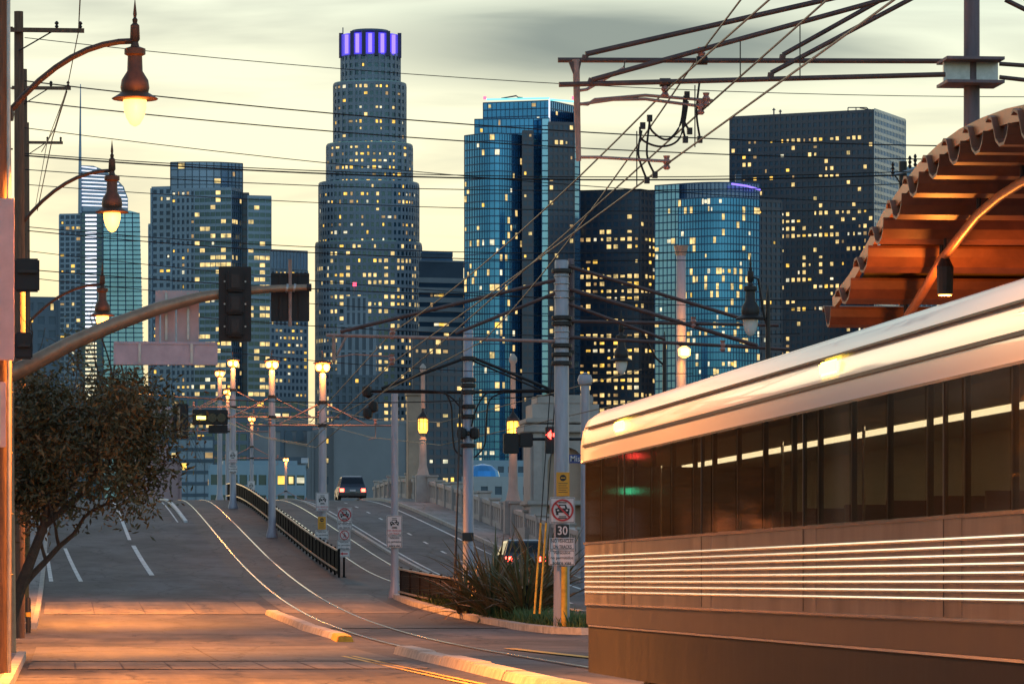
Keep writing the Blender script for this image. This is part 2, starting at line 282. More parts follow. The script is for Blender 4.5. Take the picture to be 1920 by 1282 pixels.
# painted lines
def line(name, pts, w, m, dz=.012):        # pts: (x, Y)
    b = MB(); vs = []; seg = []
    for (x0, y0), (x1, y1) in zip(pts, pts[1:]):
        n = max(1, int(abs(y1-y0)/3))
        for i in range(n): seg.append((x0+(x1-x0)*i/n, y0+(y1-y0)*i/n))
    seg.append(pts[-1])
    for x, Y in seg: vs += [(x-w/2+xo(Y), Y, gz(Y)+dz), (x+w/2+xo(Y), Y, gz(Y)+dz)]
    b.add(vs, [(2*i, 2*i+1, 2*i+3, 2*i+2) for i in range(len(seg)-1)]); return struct(b.build(name, m))
def gx(px, Y): return gp(px, Y).x
line('lane_line', [(gx(285, 178), 178), (gx(250, 208), 208)], .2, 'paint_white'); line('lane_line', [(gx(243, 214), 214), (gx(213, 272), 272)], .17, 'paint_white')
line('edge_line', [(gx(152, 172), 172), (gx(122, 205), 205)], .16, 'paint_white'); line('edge_line', [(gx(96, 172), 172), (gx(88, 200), 200)], .16, 'paint_white')
line('bay_line', [(6.1, 236), (6.05, 300)], .08, 'paint_white'); struct(strip('', '', 6.42, 6.62, .1, 236, 300, .12).build('painted_kerb', 'paint_white'))
line('edge_line', [(19.3, 150), (19.3, 330)], .13, 'paint_white'); line('edge_line', [(15.2, 165), (15.2, 320)], .1, 'paint_white')
for i in range(14): line('lane_dash', [(17.3, 150+i*10), (17.3, 152.5+i*10)], .12, 'paint_white')
for x in (6.1, 6.3): line('yellow_line', [(x-.55, 88), (x-.15, 60)], .1, 'paint_yellow')
line('yellow_line', [(10.4, 84), (9.8, 97)], .3, 'paint_yellow')
# rails, each with its flangeway
for xr in (7.6, 9.04):
    struct(strip('', '', xr-.035, xr+.035, .022, -30, YE, .02, 2).build('rail', 'rail')); struct(strip('', '', xr+.04, xr+.09, .013, -30, YE, 0, 2).build('rail_groove', 'black_metal'))
for dx in (-.72, .72):
    struct(strip('', '', 0, 0, .022, 60, YE, .02, 2, lambda Y: xt2(Y)+dx-.035, lambda Y: xt2(Y)+dx+.035).build('rail', 'rail'))
# median kerbs: broken nose piece left of the track and the long platform kerb
def kerb_stone(name, pts, w, h, m, lab, tipm=None):
    root = thing(name, (pts[0][0], pts[0][1], gz(pts[0][1])), lab, 'kerb')
    for i, ((x0, y0), (x1, y1)) in enumerate(zip(pts, pts[1:])):
        j = rnd.uniform(-.02, .02); hh = h*(1+rnd.uniform(-.15, .1)); b = MB(); vs = []
        for x, y in ((x0, y0+.03), (x1, y1-.03)):
            z = gz(y); vs += [(x-w/2+j, y, z-.05), (x-w/2*.7+j, y, z+hh), (x+w/2*.7+j, y, z+hh), (x+w/2+j, y, z-.05)]
        b.add(vs, [(0, 1, 2, 3), (7, 6, 5, 4), (0, 4, 5, 1), (1, 5, 6, 2), (2, 6, 7, 3)])
        b.build('kerb_piece', tipm if (tipm and i == 0) else m, root, bevel=.02)
    return root
kerb_stone('median_nose', [(6.75, 106), (6.85, 110), (6.8, 115), (6.7, 120), (6.72, 126), (6.65, 132), (6.55, 139)], .45, .17, 'kerb', 'crumbling low concrete median nose with yellow tip', 'kerb_yellow')
kerb_stone('platform_kerb', [(7.02, 91), (6.98, 85), (6.94, 79), (6.9, 73), (6.86, 67), (6.82, 61), (6.8, 54), (6.8, 46)], .5, .16, 'kerb', 'long pale concrete kerb running beside the train')
# ================================================================ the city
unit = MB().box((-.5, -.5, -.5), (.5, .5, .5)); UNIT = {}
def unit_mesh(m):
    if m not in UNIT:
        o = unit.build('pane', m); UNIT[m] = o.data; bpy.data.objects.remove(o)
    return UNIT[m]
def camdir(c): return Vector((-c[0], -c[1])).normalized()
def fp(pts): return [Vector(at(px, 0, D).xy) for px, D in pts]
def facade(root, foot, z0, z1, fh, bw, core, frame, ratio, pw=.3, sh=.4, proud=.45, lits=('lit_yellow', 'lit_warm', 'lit_white', 'lit_dim'), wts=(4, 4, 2, 3), cap=290, name='wall', rowvar=.45, litmax=.95, skip_top=0):
    """glass core, proud piers and spandrels, lit panes set between them"""
    n = len(foot); c = sum(foot, Vector((0, 0)))/n
    area = sum(foot[i].x*foot[(i+1) % n].y-foot[(i+1) % n].x*foot[i].y for i in range(n))
    if area < 0: foot = foot[::-1]
    MB().prism([(p.x, p.y) for p in foot], 'z', z0, z1).build(name, core, root)
    gr = MB(); cand = []; cd = camdir(c); nf = max(1, round((z1-z0)/fh)); fh = (z1-z0)/nf
    rowp = [max(0, rnd.gauss(1, rowvar)) for _ in range(nf)]; base = wloc(root)
    for i in range(n):
        A, B = foot[i], foot[(i+1) % n]; e = B-A; Ln = e.length
        if Ln < .5: continue
        e /= Ln; nrm = Vector((e.y, -e.x))
        if nrm.dot(cd) < -.05: continue
        nb = max(1, round(Ln/bw)); w = Ln/nb
        def q(t, d): p = A+e*t+nrm*d; return p
        if pw > 0:
            for k in range(nb+1):
                p = q(k*w, proud/2); gr.obox((p.x, p.y, z0), (p.x, p.y, z1), (nrm.x, nrm.y, 0), w*pw, proud)
        if sh > 0:
            for k in range(nf+1):
                a, b = q(0, proud*.4), q(Ln, proud*.4); zz = z0+k*fh
                gr.obox((a.x, a.y, zz), (b.x, b.y, zz), (0, 0, 1), proud*.8, fh*sh)
        vis = nrm.dot(cd)
        for r in range(nf-skip_top):
            runl = 0
            for k in range(nb):
                pr = ratio*rowp[r]*(1.6 if runl else 1)*max(.3, vis)
                if rnd.random() < min(litmax, pr): runl = 1; cand.append((q((k+.5)*w, .16), z0+(r+.5)*fh, math.atan2(e.y, e.x), w*(1-pw)*.96, fh*(1-sh)*.92))
                else: runl = 0
    if gr.v: gr.build('facade_frame', frame, root)
    rnd.shuffle(cand); rest = MB()
    have = sum(1 for ch in root.children if ch.name.startswith('lit_window'))
    for j, (p, z, a, w, h) in enumerate(cand):
        f = rnd.choice((1, 1, 1, .6, .45)); m = rnd.choices(lits, wts)[0]
        if have+j < cap:
            link('lit_window', unit_mesh(m), root, Vector((p.x, p.y, z))-base, (0, 0, a), (w*f, .14, h*rnd.choice((.9, .75, .6, .6))))
        else:
            d = Vector((math.cos(a), math.sin(a)))*w/2; rest.obox((p.x-d.x, p.y-d.y, z), (p.x+d.x, p.y+d.y, z), (0, 0, 1), .14, h)
    if rest.v: tag(rest.build('more_lit_windows', 'lit_warm', root), kind='stuff')
def building(name, px, D, label): return thing(name, (*at(px, 0, D).xy, 0), label, 'building')
def zt(py, D): return H+(HOR-py)/F*D
def rounded(pl, pr, D, n=24, ex=2.6, deep=None):
    c = at((pl+pr)/2, 0, D).xy; r = (pr-pl)/2/F*D; d = deep or r; R = Vector((cT, -sT)); Fd = Vector((sT, cT)); out = []
    for i in range(n):
        t = 2*math.pi*(i+.5)/n; ct, st = math.cos(t), math.sin(t)
        out.append(Vector(c)+R*r*math.copysign(abs(ct)**(2/ex), ct)+Fd*d*math.copysign(abs(st)**(2/ex), st))
    return out
# --- round stepped tower with violet crown
D = 2650; t = building('skyscraper', 691, D, 'tallest round stepped skyscraper with a violet lit crown')
for pl, pr, yt, yb, ex, ra in ((640, 750, 106, 164, 2.0, .05), (626, 761, 162, 280, 2.4, .34), (613, 773, 277, 352, 2.8, .34), (599, 785, 350, 464, 3.2, .36), (593, 790, 462, 1092, 3.6, .34)):
    facade(t, rounded(pl, pr, D, 28, ex), zt(yb, D), zt(yt, D), 4.3, 3.1, 't_glassdark', 't_stone', ra, .42, .46, .5)
    MB().prism([tuple(p) for p in rounded(pl-1, pr+1, D, 28, ex)], 'z', zt(yt, D)-.5, zt(yt, D)+1.2).build('parapet', 't_tealglass', t)
cz0, cz1 = zt(108, D), zt(68, D)
MB().prism([tuple(p) for p in rounded(637, 751, D, 32, 2)], 'z', cz0, cz1).build('crown', 'lit_violet_dim', t)
for i, px in enumerate((650, 670, 694, 717, 738)):
    cpx = (px-694)/57; dd = D-57/F*D*math.sqrt(max(0, 1-cpx*cpx)); a, b = at(px-3.4, 0, dd-1).xy, at(px+3.4, 0, dd-1).xy
    MB().obox((*a, (cz0+cz1)/2), (*b, (cz0+cz1)/2), (0, 0, 1), 1.2, (cz1-cz0)*.88).build('crown_light', 'lit_violet', t)
for px in (639, 660, 682, 706, 728, 749):
    cpx = (px-694)/57; dd = D-57/F*D*math.sqrt(max(0, 1-cpx*cpx)); a = at(px, 0, dd-.8).xy; MB().cbox((*a, (cz0+cz1)/2), (2.2, 2.2, cz1-cz0+2)).build('crown_fin', 't_crown', t)
MB().lathe((*at(694, 0, D).xy, 0), [(3, cz1), (12, cz1+2), (11, cz1+3.2), (1, cz1+3.4)], 20).build('helipad', 't_dim', t)
MB().tube([at(643, 70, D), at(643, 52, D)], .35, 5).build('mast', 't_dim', t)
# --- blue stepped glass tower
D = 2430; t = building('skyscraper', 975, D, 'tall blue glass tower with stepped curved shoulder and teal roofline')
def arc(pl, pr, D0, bulge, n=12):
    return [(pl+(pr-pl)*i/n, D0-bulge*math.sin(math.pi*i/n)) for i in range(n+1)]
facade(t, fp([(906, D+20), (1030, D+8), (1083, D+40), (1083, D+80), (906, D+80)]), 0, zt(186, D), 4.1, 2.6, 't_blue', 't_mullion', .02, .1, .14, .25)
facade(t, fp([(890, D+6), (1000, D), (1018, D+2), (1018, D+60), (890, D+60)]), 0, zt(222, D), 4.1, 2.6, 't_blue', 't_mullion', .03, .1, .14, .25)
facade(t, fp(arc(871, 984, D-6, 14)+[(984, D+50), (871, D+50)]), 0, zt(257, D), 4.1, 2.0, 't_blue', 't_mullion', .10, .1, .14, .25, lits=('lit_warm', 'lit_white', 'lit_yellow'), wts=(3, 4, 1), cap=200)
facade(t, fp([(980, D-14), (999, D-14), (999, D+30), (980, D+30)]), 0, zt(252, D), 4.1, 3, 't_navy', 't_brown', .08, .3, .4, .3)
facade(t, fp([(1029, D-8), (1076, D-4), (1076, D+30), (1029, D+30)]), 0, zt(234, D), 4.1, 3, 't_navy', 't_brown', .16, .34, .42, .4, lits=('lit_dim', 'lit_warm'), wts=(3, 2))
facade(t, fp([(1016, D-6), (1030, D-6), (1030, D+30), (1016, D+30)]), 0, zt(224, D), 4.1, 4, 't_bluelight', 't_mullion', 0, .1, .14, .25)
facade(t, fp([(1076, D+2), (1087, D+6), (1087, D+40), (1076, D+40)]), 0, zt(200, D), 4.1, 4, 't_bluelight', 't_mullion', 0, .1, .14, .25)
for a, b in (((912, D+18), (1030, D+6)), ((1030, D+6), (1078, D+36))): MB().tube([at(a[0], 187, a[1]-1), at(b[0], 184.5 if b[0] == 1030 else 191, b[1]-1)], .5, 5).build('roof_light', 'lit_teal', t)
MB().tube([at(1030, 186, D+4), at(1030, 233, D+4)], .45, 5).build('roof_light', 'lit_strip', t)
MB().tube([at(940, 185, D+30), at(968, 180, D+30), at(971, 183, D+30), at(980, 184, D+30)], .4, 5).build('roof_crane', 't_crown', t)
for px in (909, 1075): MB().cbox(at(px, 184, D+20), (1.6, 1.6, 1.6)).build('beacon', 'lit_red', t)
# --- dark slab right
D = 2500; t = building('skyscraper', 1530, D, 'broad dark slab tower with pale side face and rooftop frame')
facade(t, fp([(1370, D+40), (1638, D), (1697, D+60), (1430, D+110)]), 0, zt(208, D), 4.15, 3.4, 't_navy', 't_brown', .25, .42, .45, .4, skip_top=3, cap=300)
pts = fp([(1639, D-2), (1697.5, D+57), (1697.5, D+64), (1641, D+6)])
facade(t, pts, 0, zt(208, D)+.4, 4.15, 3.0, 't_bluelight', 't_steelblue', .015, .35, .42, .3, cap=330)
fr = MB()
for a, b in (((1590, 210), (1590, 202)), ((1590, 202), (1625, 202)), ((1605, 210), (1605, 203)), ((1625, 202), (1630, 208)), ((1612, 203), (1640, 207))): fr.tube([at(*a, D+6), at(*b, D+6)], .3, 4)
fr.build('roof_frame', 't_crown', t)
for px, top in ((1451, 203), (1463, 206)): MB().tube([at(px, 220, D+40), at(px, top, D+40)], .4, 4).tube([at(px-3, top+3, D+40), at(px+3, top+3, D+40)], .3, 4).build('antenna', 't_crown', t)
# --- dark brown slab between the blue towers
D = 2480; t = building('skyscraper', 1157, D, 'dark brown slab with rows of yellow windows between two blue towers')
facade(t, fp([(1084, D+10), (1200, D), (1229, D+14), (1229, D+60), (1084, D+60)]), 0, zt(357, D), 4.2, 3.9, 't_navy', 't_brown', .45, .35, .42, .4, skip_top=3)
# --- second blue tower
D = 2330; t = building('skyscraper', 1325, D, 'lower blue glass tower with curved face and violet roof edge')
facade(t, fp([(1228, D+4), (1274, D-6), (1274, D+50), (1228, D+50)]), 0, zt(347, D), 4.0, 2.6, 't_bluelight', 't_mullion', .04, .1, .15, .25, lits=('lit_warm', 'lit_white'), wts=(1, 1))
facade(t, fp([(1272+(1424-1272)*i/14, D-4-22*math.sin(math.pi*(.12+.75*i/14))) for i in range(15)]+[(1424, D+50), (1272, D+50)]), 0, zt(378, D), 4.0, 2.0, 't_blue', 't_mullion', .2, .1, .15, .25, lits=('lit_warm', 'lit_white', 'lit_yellow'), wts=(3, 4, 1))
facade(t, fp([(1272+(1424-1272)*i/10, D+4-16*math.sin(math.pi*(.12+.75*i/10))) for i in range(11)]+[(1424, D+50), (1272, D+50)]), zt(379, D), zt(346, D), 4.0, 2.0, 't_steelblue', 't_mullion', 0, .2, .14, .3)
MB().tube([at(1372, 345, D-20), at(1400, 349, D-14), at(1425, 356, D-6)], .5, 5).build('roof_light', 'lit_violet', t)
MB().cbox(at(1384, 340, D), (3, 3, 7)).build('beacon', 't_dim', t)
D = 2420; t = building('office_tower', 1445, D, 'narrow dark tower wedged between blue tower and broad slab')
facade(t, fp([(1420, D), (1465, D+8), (1465, D+50), (1420, D+50)]), 0, zt(376, D), 4.1, 3.4, 't_navy', 't_brown', .06, .3, .4, .4)
D = 2700; t = building('office_tower', 1722, D, 'dim blue block low behind the slab and canopy')
facade(t, fp([(1690, D), (1755, D+8), (1755, D+60), (1690, D+60)]), 0, zt(315, D), 4.1, 3.4, 't_navy', 't_steelblue', .02, .3, .4, .4)
# --- tower with curved crown (left)
D = 2600; t = building('skyscraper', 393, D, 'slate blue tower with curved glass crown and stepped shoulders')
facade(t, fp([(320, D+6)]+[(320+135*i/10, D+2-10*math.sin(math.pi*i/20)+18*(i/10)**2) for i in range(11)]+[(455, D+60), (320, D+60)]), zt(360, D), zt(304, D), 4.2, 3.2, 't_steelblue', 't_navy', .03, .12, .12, .25)
facade(t, fp([(285, D+8), (322, D+4), (322, D+60), (285, D+60)]), 0, zt(351, D), 4.2, 4.2, 't_navy', 't_steelblue', .16, .45, .45, .4)
facade(t, fp([(279, D+10), (285, D+10), (285, D+60), (279, D+60)]), 0, zt(420, D), 4.2, 4.2, 't_navy', 't_steelblue', .1, .45, .45, .4)
facade(t, fp([(322, D), (366, D-6), (366, D+40), (322, D+40)]), 0, zt(357, D), 4.2, 3.4, 't_navy', 't_steelblue', .14, .5, .42, .4)
facade(t, fp([(365, D-8), (434, D-14), (452, D), (452, D+40), (365, D+40)]), 0, zt(358, D), 4.2, 3.1, 't_glassdark', 't_steelblue', .34, .1, .42, .4, lits=('lit_warm', 'lit_white', 'lit_yellow'), wts=(3, 3, 2))
facade(t, fp([(450, D+4), (466, D+4), (466, D+40), (450, D+40)]), 0, zt(362, D), 4.2, 4, 't_navy', 't_brown', .05, .2, .3, .4)
facade(t, fp([(465, D-4), (508, D), (508, D+40), (465, D+40)]), 0, zt(370, D), 4.2, 3.1, 't_glassdark', 't_steelblue', .2, .1, .42, .4, lits=('lit_warm', 'lit_white', 'lit_yellow'), wts=(3, 3, 2))
D = 2450; t = building('office_tower', 541, D, 'plain grey office block with bare top beside the round tower')
facade(t, fp([(507, D), (576, D+12), (576, D+50), (507, D+50)]), 0, zt(505, D), 4.0, 2.7, 't_navy', 't_stone', .3, .4, .45, .4)
facade(t, fp([(507, D), (576, D+12), (576, D+50), (507, D+50)]), zt(505, D), zt(469, D), 12, 2.2, 't_steelblue', 't_stone', 0, .2, .1, .4)
# --- sail tower with spire
D = 3500; t = building('skyscraper', 190, D, 'far glass tower with sail crown of white light lines and thin spire')
R0 = at(190, 0, D)
sail = [(150, 310), (175, 311), (195, 319), (215, 332), (232, 350), (240, 372), (240, 400), (150, 400)]
sp = MB(); vs = [at(x, y, D) for x, y in sail]+[at(x, y, D+25) for x, y in sail]; k = len(sail)
sp.add(vs, [tuple(range(k)), tuple(range(2*k-1, k-1, -1))]+[(i, i+k, (i+1) % k+k, (i+1) % k) for i in range(k)]); sp.build('sail_crown', 't_steelblue', t)
for i in range(11):
    y = 314+i*7.2; xr = np.interp(y, [310, 319, 332, 350, 372, 400], [172, 193, 213, 230, 239, 239]); MB().tube([at(151, y-1.5, D-1), at(xr, y+2, D-1)], .45, 4).build('light_line', 'lit_strip', t)
facade(t, fp([(112, D+4), (152, D), (152, D+50), (112, D+50)]), 0, zt(402, D), 4.3, 4, 't_navy', 't_steelblue', .1, .3, .35, .4)
facade(t, fp([(152, D-2), (192, D-2), (192, D+50), (152, D+50)]), 0, zt(398, D), 4.3, 5, 't_glassdark', 't_navy', .0, .2, .3, .4)
for i in range(44): y = 404+i*8; MB().tube([at(160, y, D-4), at(181, y, D-4)], .8, 4).build('light_line', 'lit_strip' if i < 30 else 'lit_white', t)
b = MB(); vs = [at(x, y, d) for d in (D, D+40) for x, y in ((192, 395), (243, 395), (262, 400), (279, 1092), (192, 1092))]
b.add(vs, [(0, 1, 2, 3, 4), (9, 8, 7, 6, 5)]+[(i, i+5, (i+1) % 5+5, (i+1) % 5) for i in range(5)]).build('glass_wing', 't_bluelight', t)
b = MB()
for i in range(42): y = 400+i*8.6; b.tube([at(192, y, D-1), at(262+12*(y-400)/360, y, D-1)], .3, 4)
for px in (206, 220, 234, 248): b.tube([at(px, 398, D-1), at(px+5*(px-192)/70, 758, D-1)], .3, 4)
b.build('mullions', 't_mullion', t)
MB().tube([at(150, 400, D-3), at(150, 320, D-3), at(151, 158, D-3)], [1.6, 1.3, .35], 8).build('spire', 't_steelblue', t)
# --- striped tower and neighbours right of the round tower
D = 2550; t = building('office_tower', 830, D, 'white and black banded office tower behind the round tower')
facade(t, fp([(790, D+20), (848, D+24), (848, D+50), (790, D+50)]), 0, zt(468, D), 4.2, 6, 't_dim', 't_steelblue', 0, .0, .3, .4)
facade(t, fp([(786, D), (869, D+8), (869, D+50), (786, D+50)]), zt(525, D), zt(489, D), 30, 6, 't_dim', 't_stone', 0, .0, .1, .4)
facade(t, fp([(786, D), (869, D+8), (869, D+50), (786, D+50)]), 0, zt(525, D), 5.6, 3, 't_navy', 't_pale', .10, .0, .52, .5)
D = 1900; t = building('office_block', 826, D, 'dark office block with scattered yellow windows below the banded tower')
facade(t, fp([(775, D), (868, D+8), (868, D+40), (775, D+40)]), 0, zt(632, D), 3.9, 3.2, 't_navy', 't_brown', .17, .3, .4, .3)
D = 2150; t = building('deco_tower', 668, D, 'grey tower with tall vertical fins in front of the round tower')
facade(t, fp([(626, D), (712, D+4), (712, D+30), (626, D+30)]), 0, zt(705, D), 4.4, 3.3, 't_navy', 't_dim', .04, .5, .3, .8)
facade(t, fp([(636, D+2), (702, D+4), (702, D+28), (636, D+28)]), zt(706, D), zt(610, D), 16, 3.3, 't_dim', 't_stone', 0, .5, .1, .8)
facade(t, fp([(648, D+4), (688, D+4), (688, D+24), (648, D+24)]), zt(611, D), zt(556, D), 8, 2.6, 't_dim', 't_stone', 0, .5, .15, .6)
MB().tube([at(665, 556, D+8), at(665, 534, D+8)], .5, 5).build('mast', 't_dim', t); MB().cbox(at(665, 533, D+7), (1.6, 1.6, 1.6)).build('beacon', 'lit_red', t)
D = 1500; t = building('office_block', 420, D, 'long mid-rise glass block with lit ribbon windows behind the bridge lamps')
facade(t, fp([(272, D), (575, D+14), (575, D+50), (272, D+50)]), 0, zt(745, D), 3.7, 2.9, 't_glassdark', 't_dim', .15, .22, .4, .3)
facade(t, fp([(318, D-6), (400, D-5), (400, D+2), (318, D+2)]), 0, zt(822, D), 3.7, 3.2, 't_steelblue', 't_navy', .12, .1, .3, .3)
D = 950; t = building('concrete_hall', 675, D, 'grey concrete building with small arched openings above the bridge')
facade(t, fp([(588, D), (628, D), (628, D+30), (588, D+30)]), 0, zt(808, D), 4, 4, 't_dim', 't_concrete', .08, .6, .6, .3)
facade(t, fp([(627, D-6), (762, D), (762, D+30), (627, D+30)]), 0, zt(792, D), 40, 30, 't_concrete', 't_concrete', 0, .02, .02, .1)
facade(t, fp([(470, D+10), (590, D+6), (590, D+30), (470, D+30)]), 0, zt(800, D), 7, 9, 't_concrete', 't_dim', .05, .12, .2, .3)
for px in (541, 562, 583):
    c = at(px, 818, D+5); pr = [(c.x-.85, c.z-.9), (c.x+.85, c.z-.9)]+[(c.x+.85*math.cos(a*math.pi/8), c.z+.4+.85*math.sin(a*math.pi/8)) for a in range(9)]
    MB().prism(pr, 'y', c.y-.3, c.y+.2).build('arched_opening', 't_navy', t)
D = 700; t = building('low_building', 480, D, 'low pale blue flat roofed building just over the bridge crest')
facade(t, fp([(393, D), (572, D+4), (572, D+30), (393, D+30)]), 0, zt(880, D), 3.2, 1.6, 't_glassdark', 't_paleblue', .07, .2, .5, .2)
MB().box((at(420, 0, D).x, at(420, 0, D).y+3, zt(881, D)), (at(560, 0, D).x, at(420, 0, D).y+22, zt(862, D))).build('roof_house', 't_paleblue', t)
MB().tube([at(565, 868, D+6), at(578, 868, D+6)], .9, 10).build('roof_duct', 'galv', t)
D = 480; t = building('low_building', 300, D, 'low pinkish stucco building beyond the crest beside the tree')
facade(t, fp([(230, D), (337, D+4), (337, D+20), (230, D+20)]), 0, zt(866, D), 5, 7, 't_pink', 't_pink', .0, .05, .05, .1); MB().box((at(255, 0, D).x, at(255, 0, D).y+2, zt(868, D)), (at(316, 0, D).x, at(255, 0, D).y+14, zt(832, D))).build('upper_storey', 't_pink', t)
D = 800; t = building('low_building', 960, D, 'long white low building past the balustrade')
facade(t, fp([(868, D), (1130, D+6), (1130, D+30), (868, D+30)]), 0, zt(902, D), 3.4, 2.6, 't_navy', 't_pale', .05, .5, .55, .3)
MB().lathe((*at(905, 0, D+8).xy, zt(904, D)), [(3.2, 0), (3.2, 1), (2.9, 2.2), (1.8, 3.2), (.1, 3.6)], 16).build('dome', 't_blue', t)
D = 1300; t = building('office_block', 940, D, 'squat pale block with lit windows at foot of the stepped blue tower')
facade(t, fp([(872, D), (1100, D+6), (1100, D+30), (872, D+30)]), 0, zt(868, D), 3.8, 3.0, 't_navy', 't_paleblue', .12, .4, .5, .3)
D = 1200; t = building('office_block', 60, D, 'dim grey block rising behind the tree and mast arm')
facade(t, fp([(-60, D), (108, D+6), (108, D+30), (-60, D+30)]), 0, zt(560, D), 3.8, 3.0, 't_navy', 't_dim', .1, .4, .45, .3)
# ================================================================ bridge furniture
def base(X, Y): return Vector((X+xo(Y), Y, gz(Y)))
# --- balustrade on the right: pier and panel by panel
bal = thing('balustrade', base(22.3, 205), 'pale stone balustrade with piers along the right pavement', 'balustrade')
Y = 150.0; i = 0
while Y < 320:
    x = 22.3+xo(Y); z = gz(Y)+.16; big = i % 3 == 0; w = .62 if big else .5; h = 1.5 if big else 1.32
    p = MB().box((x-w/2, Y-w/2, z-.4), (x+w/2, Y+w/2, z+h)).box((x-w/2-.07, Y-w/2-.07, z+h+.002), (x+w/2+.07, Y+w/2+.07, z+h+.12)).build('pier', 'stone_pale', bal, bevel=.02)
    Y2 = Y+5.6; z2 = gz(Y2)+.16; x2 = 22.3+xo(Y2); q = MB()
    def bx(f0, f1, h0, h1, t):
        ya, yb = Y+.35+(5.6-.7)*f0, Y+.35+(5.6-.7)*f1; za, zb = z+(z2-z)*(ya-Y)/5.6, z+(z2-z)*(yb-Y)/5.6; xa, xb = x+(x2-x)*(ya-Y)/5.6, x+(x2-x)*(yb-Y)/5.6
        q.add([(xa-t, ya, za+h0), (xa+t, ya, za+h0), (xa+t, ya, za+h1), (xa-t, ya, za+h1), (xb-t, yb, zb+h0), (xb+t, yb, zb+h0), (xb+t, yb, zb+h1), (xb-t, yb, zb+h1)], [(0, 1, 2, 3), (7, 6, 5, 4), (0, 4, 5, 1), (1, 5, 6, 2), (2, 6, 7, 3), (3, 7, 4, 0)])
    bx(-.03, 1.03, -.3, .3, .17); bx(-.03, 1.03, 1.05, 1.25, .2); bx(0, 1, .3, 1.05, .05)
    for k in range(6): bx(k/5.5, k/5.5+.09, .3, 1.05, .13)
    q.build('parapet_panel', 'stone_pale', bal); Y = Y2; i += 1
# --- left balustrade
bal2 = thing('balustrade', base(-4.3, 200), 'stone parapet on the tree side of the bridge', 'balustrade')
for k in range(24):
    Y = 132+k*7; z = gz(Y+3.4)+.14; MB().add([(-4.45, Y, gz(Y)-.2), (-4.15, Y, gz(Y)-.2), (-4.15, Y, gz(Y)+1.2), (-4.45, Y, gz(Y)+1.2), (-4.45, Y+6.9, gz(Y+6.9)-.2), (-4.15, Y+6.9, gz(Y+6.9)-.2), (-4.15, Y+6.9, gz(Y+6.9)+1.2), (-4.45, Y+6.9, gz(Y+6.9)+1.2)], [(0, 1, 2, 3), (7, 6, 5, 4), (0, 4, 5, 1), (1, 5, 6, 2), (2, 6, 7, 3), (3, 7, 4, 0)]).build('parapet_panel', 'stone_pale', bal2)
# --- portal pylon (arched) and plain pylon
def portal(px0, px1, ytop, Y, lab):
    a = at_y(px0, 0, Y).x; b = at_y(px1, 0, Y).x; z0 = gz(Y)-.5; zt_ = at_y(px0, ytop, Y).z; t = thing('bridge_portal', ((a+b)/2, Y, gz(Y)), lab, 'monument'); w = b-a; dp = 3.2
    H1 = zt_-z0
    arch = [(a, z0), (a+w*.24, z0)]+[(a+w*.5-w*.26*math.cos(k*math.pi/10), z0+H1*.55+w*.26*math.sin(k*math.pi/10)) for k in range(11)]+[(b-w*.24, z0), (b, z0), (b, z0+H1*.76), (a, z0+H1*.76)]
    MB().prism(arch, 'y', Y-dp/2, Y+dp/2).build('arch_block', 'stone_pale', t)
    MB().box((a+.3, Y-dp/2+.5, z0), (b-.3, Y+dp/2-.3, z0+H1*.74)).build('niche_back', 'stone_warm', t)
    for k, (zz, ov, hh) in enumerate(((.76, .35, .05), (.82, .22, .03), (.30, .16, .03))): MB().box((a-ov, Y-dp/2-ov, z0+H1*zz+.004), (b+ov, Y+dp/2+ov, z0+H1*(zz+hh))).build('cornice', 'stone_pale', t, bevel=.04)
    MB().box((a+.1, Y-dp/2+.1, z0+H1*.852), (b-.1, Y+dp/2-.1, z0+H1*.94)).build('attic', 'stone_pale', t)
    MB().box((a+.35, Y-dp/2+.3, z0+H1*.942), (b-.35, Y+dp/2-.3, z0+H1)).build('attic_cap', 'stone_pale', t, bevel=.05)
    for xx in (a+w*.1, b-w*.1): MB().box((xx-.22, Y-dp/2-.14, z0+H1*.33), (xx+.22, Y-dp/2+.02, z0+H1*.757)).build('pilaster', 'stone_pale', t, bevel=.02)
    for xx in (a, b): MB().box((xx-.3, Y-dp/2-.3, z0), (xx+.3, Y+dp/2+.3, z0+H1*.16)).build('plinth', 'stone_pale', t, bevel=.04)
portal(988, 1120, 742, 212, 'classical stone portal with arch and stepped cap beside the balustrade')
t = thing('bridge_pylon', base(22.9, 282), 'plain tall orange lit stone pylon at far end of balustrade', 'monument')
a, b = at_y(764, 0, 282).x, at_y(789, 0, 282).x; z1 = at_y(770, 742, 282).z
MB().box((a, 281.4, gz(282)-.5), (b, 283, z1)).build('shaft', 'stone_warm', t, bevel=.03); MB().box((a-.1, 281.3, z1+.003), (b+.1, 283.1, z1+.25)).build('cap', 'stone_warm', t, bevel=.03)
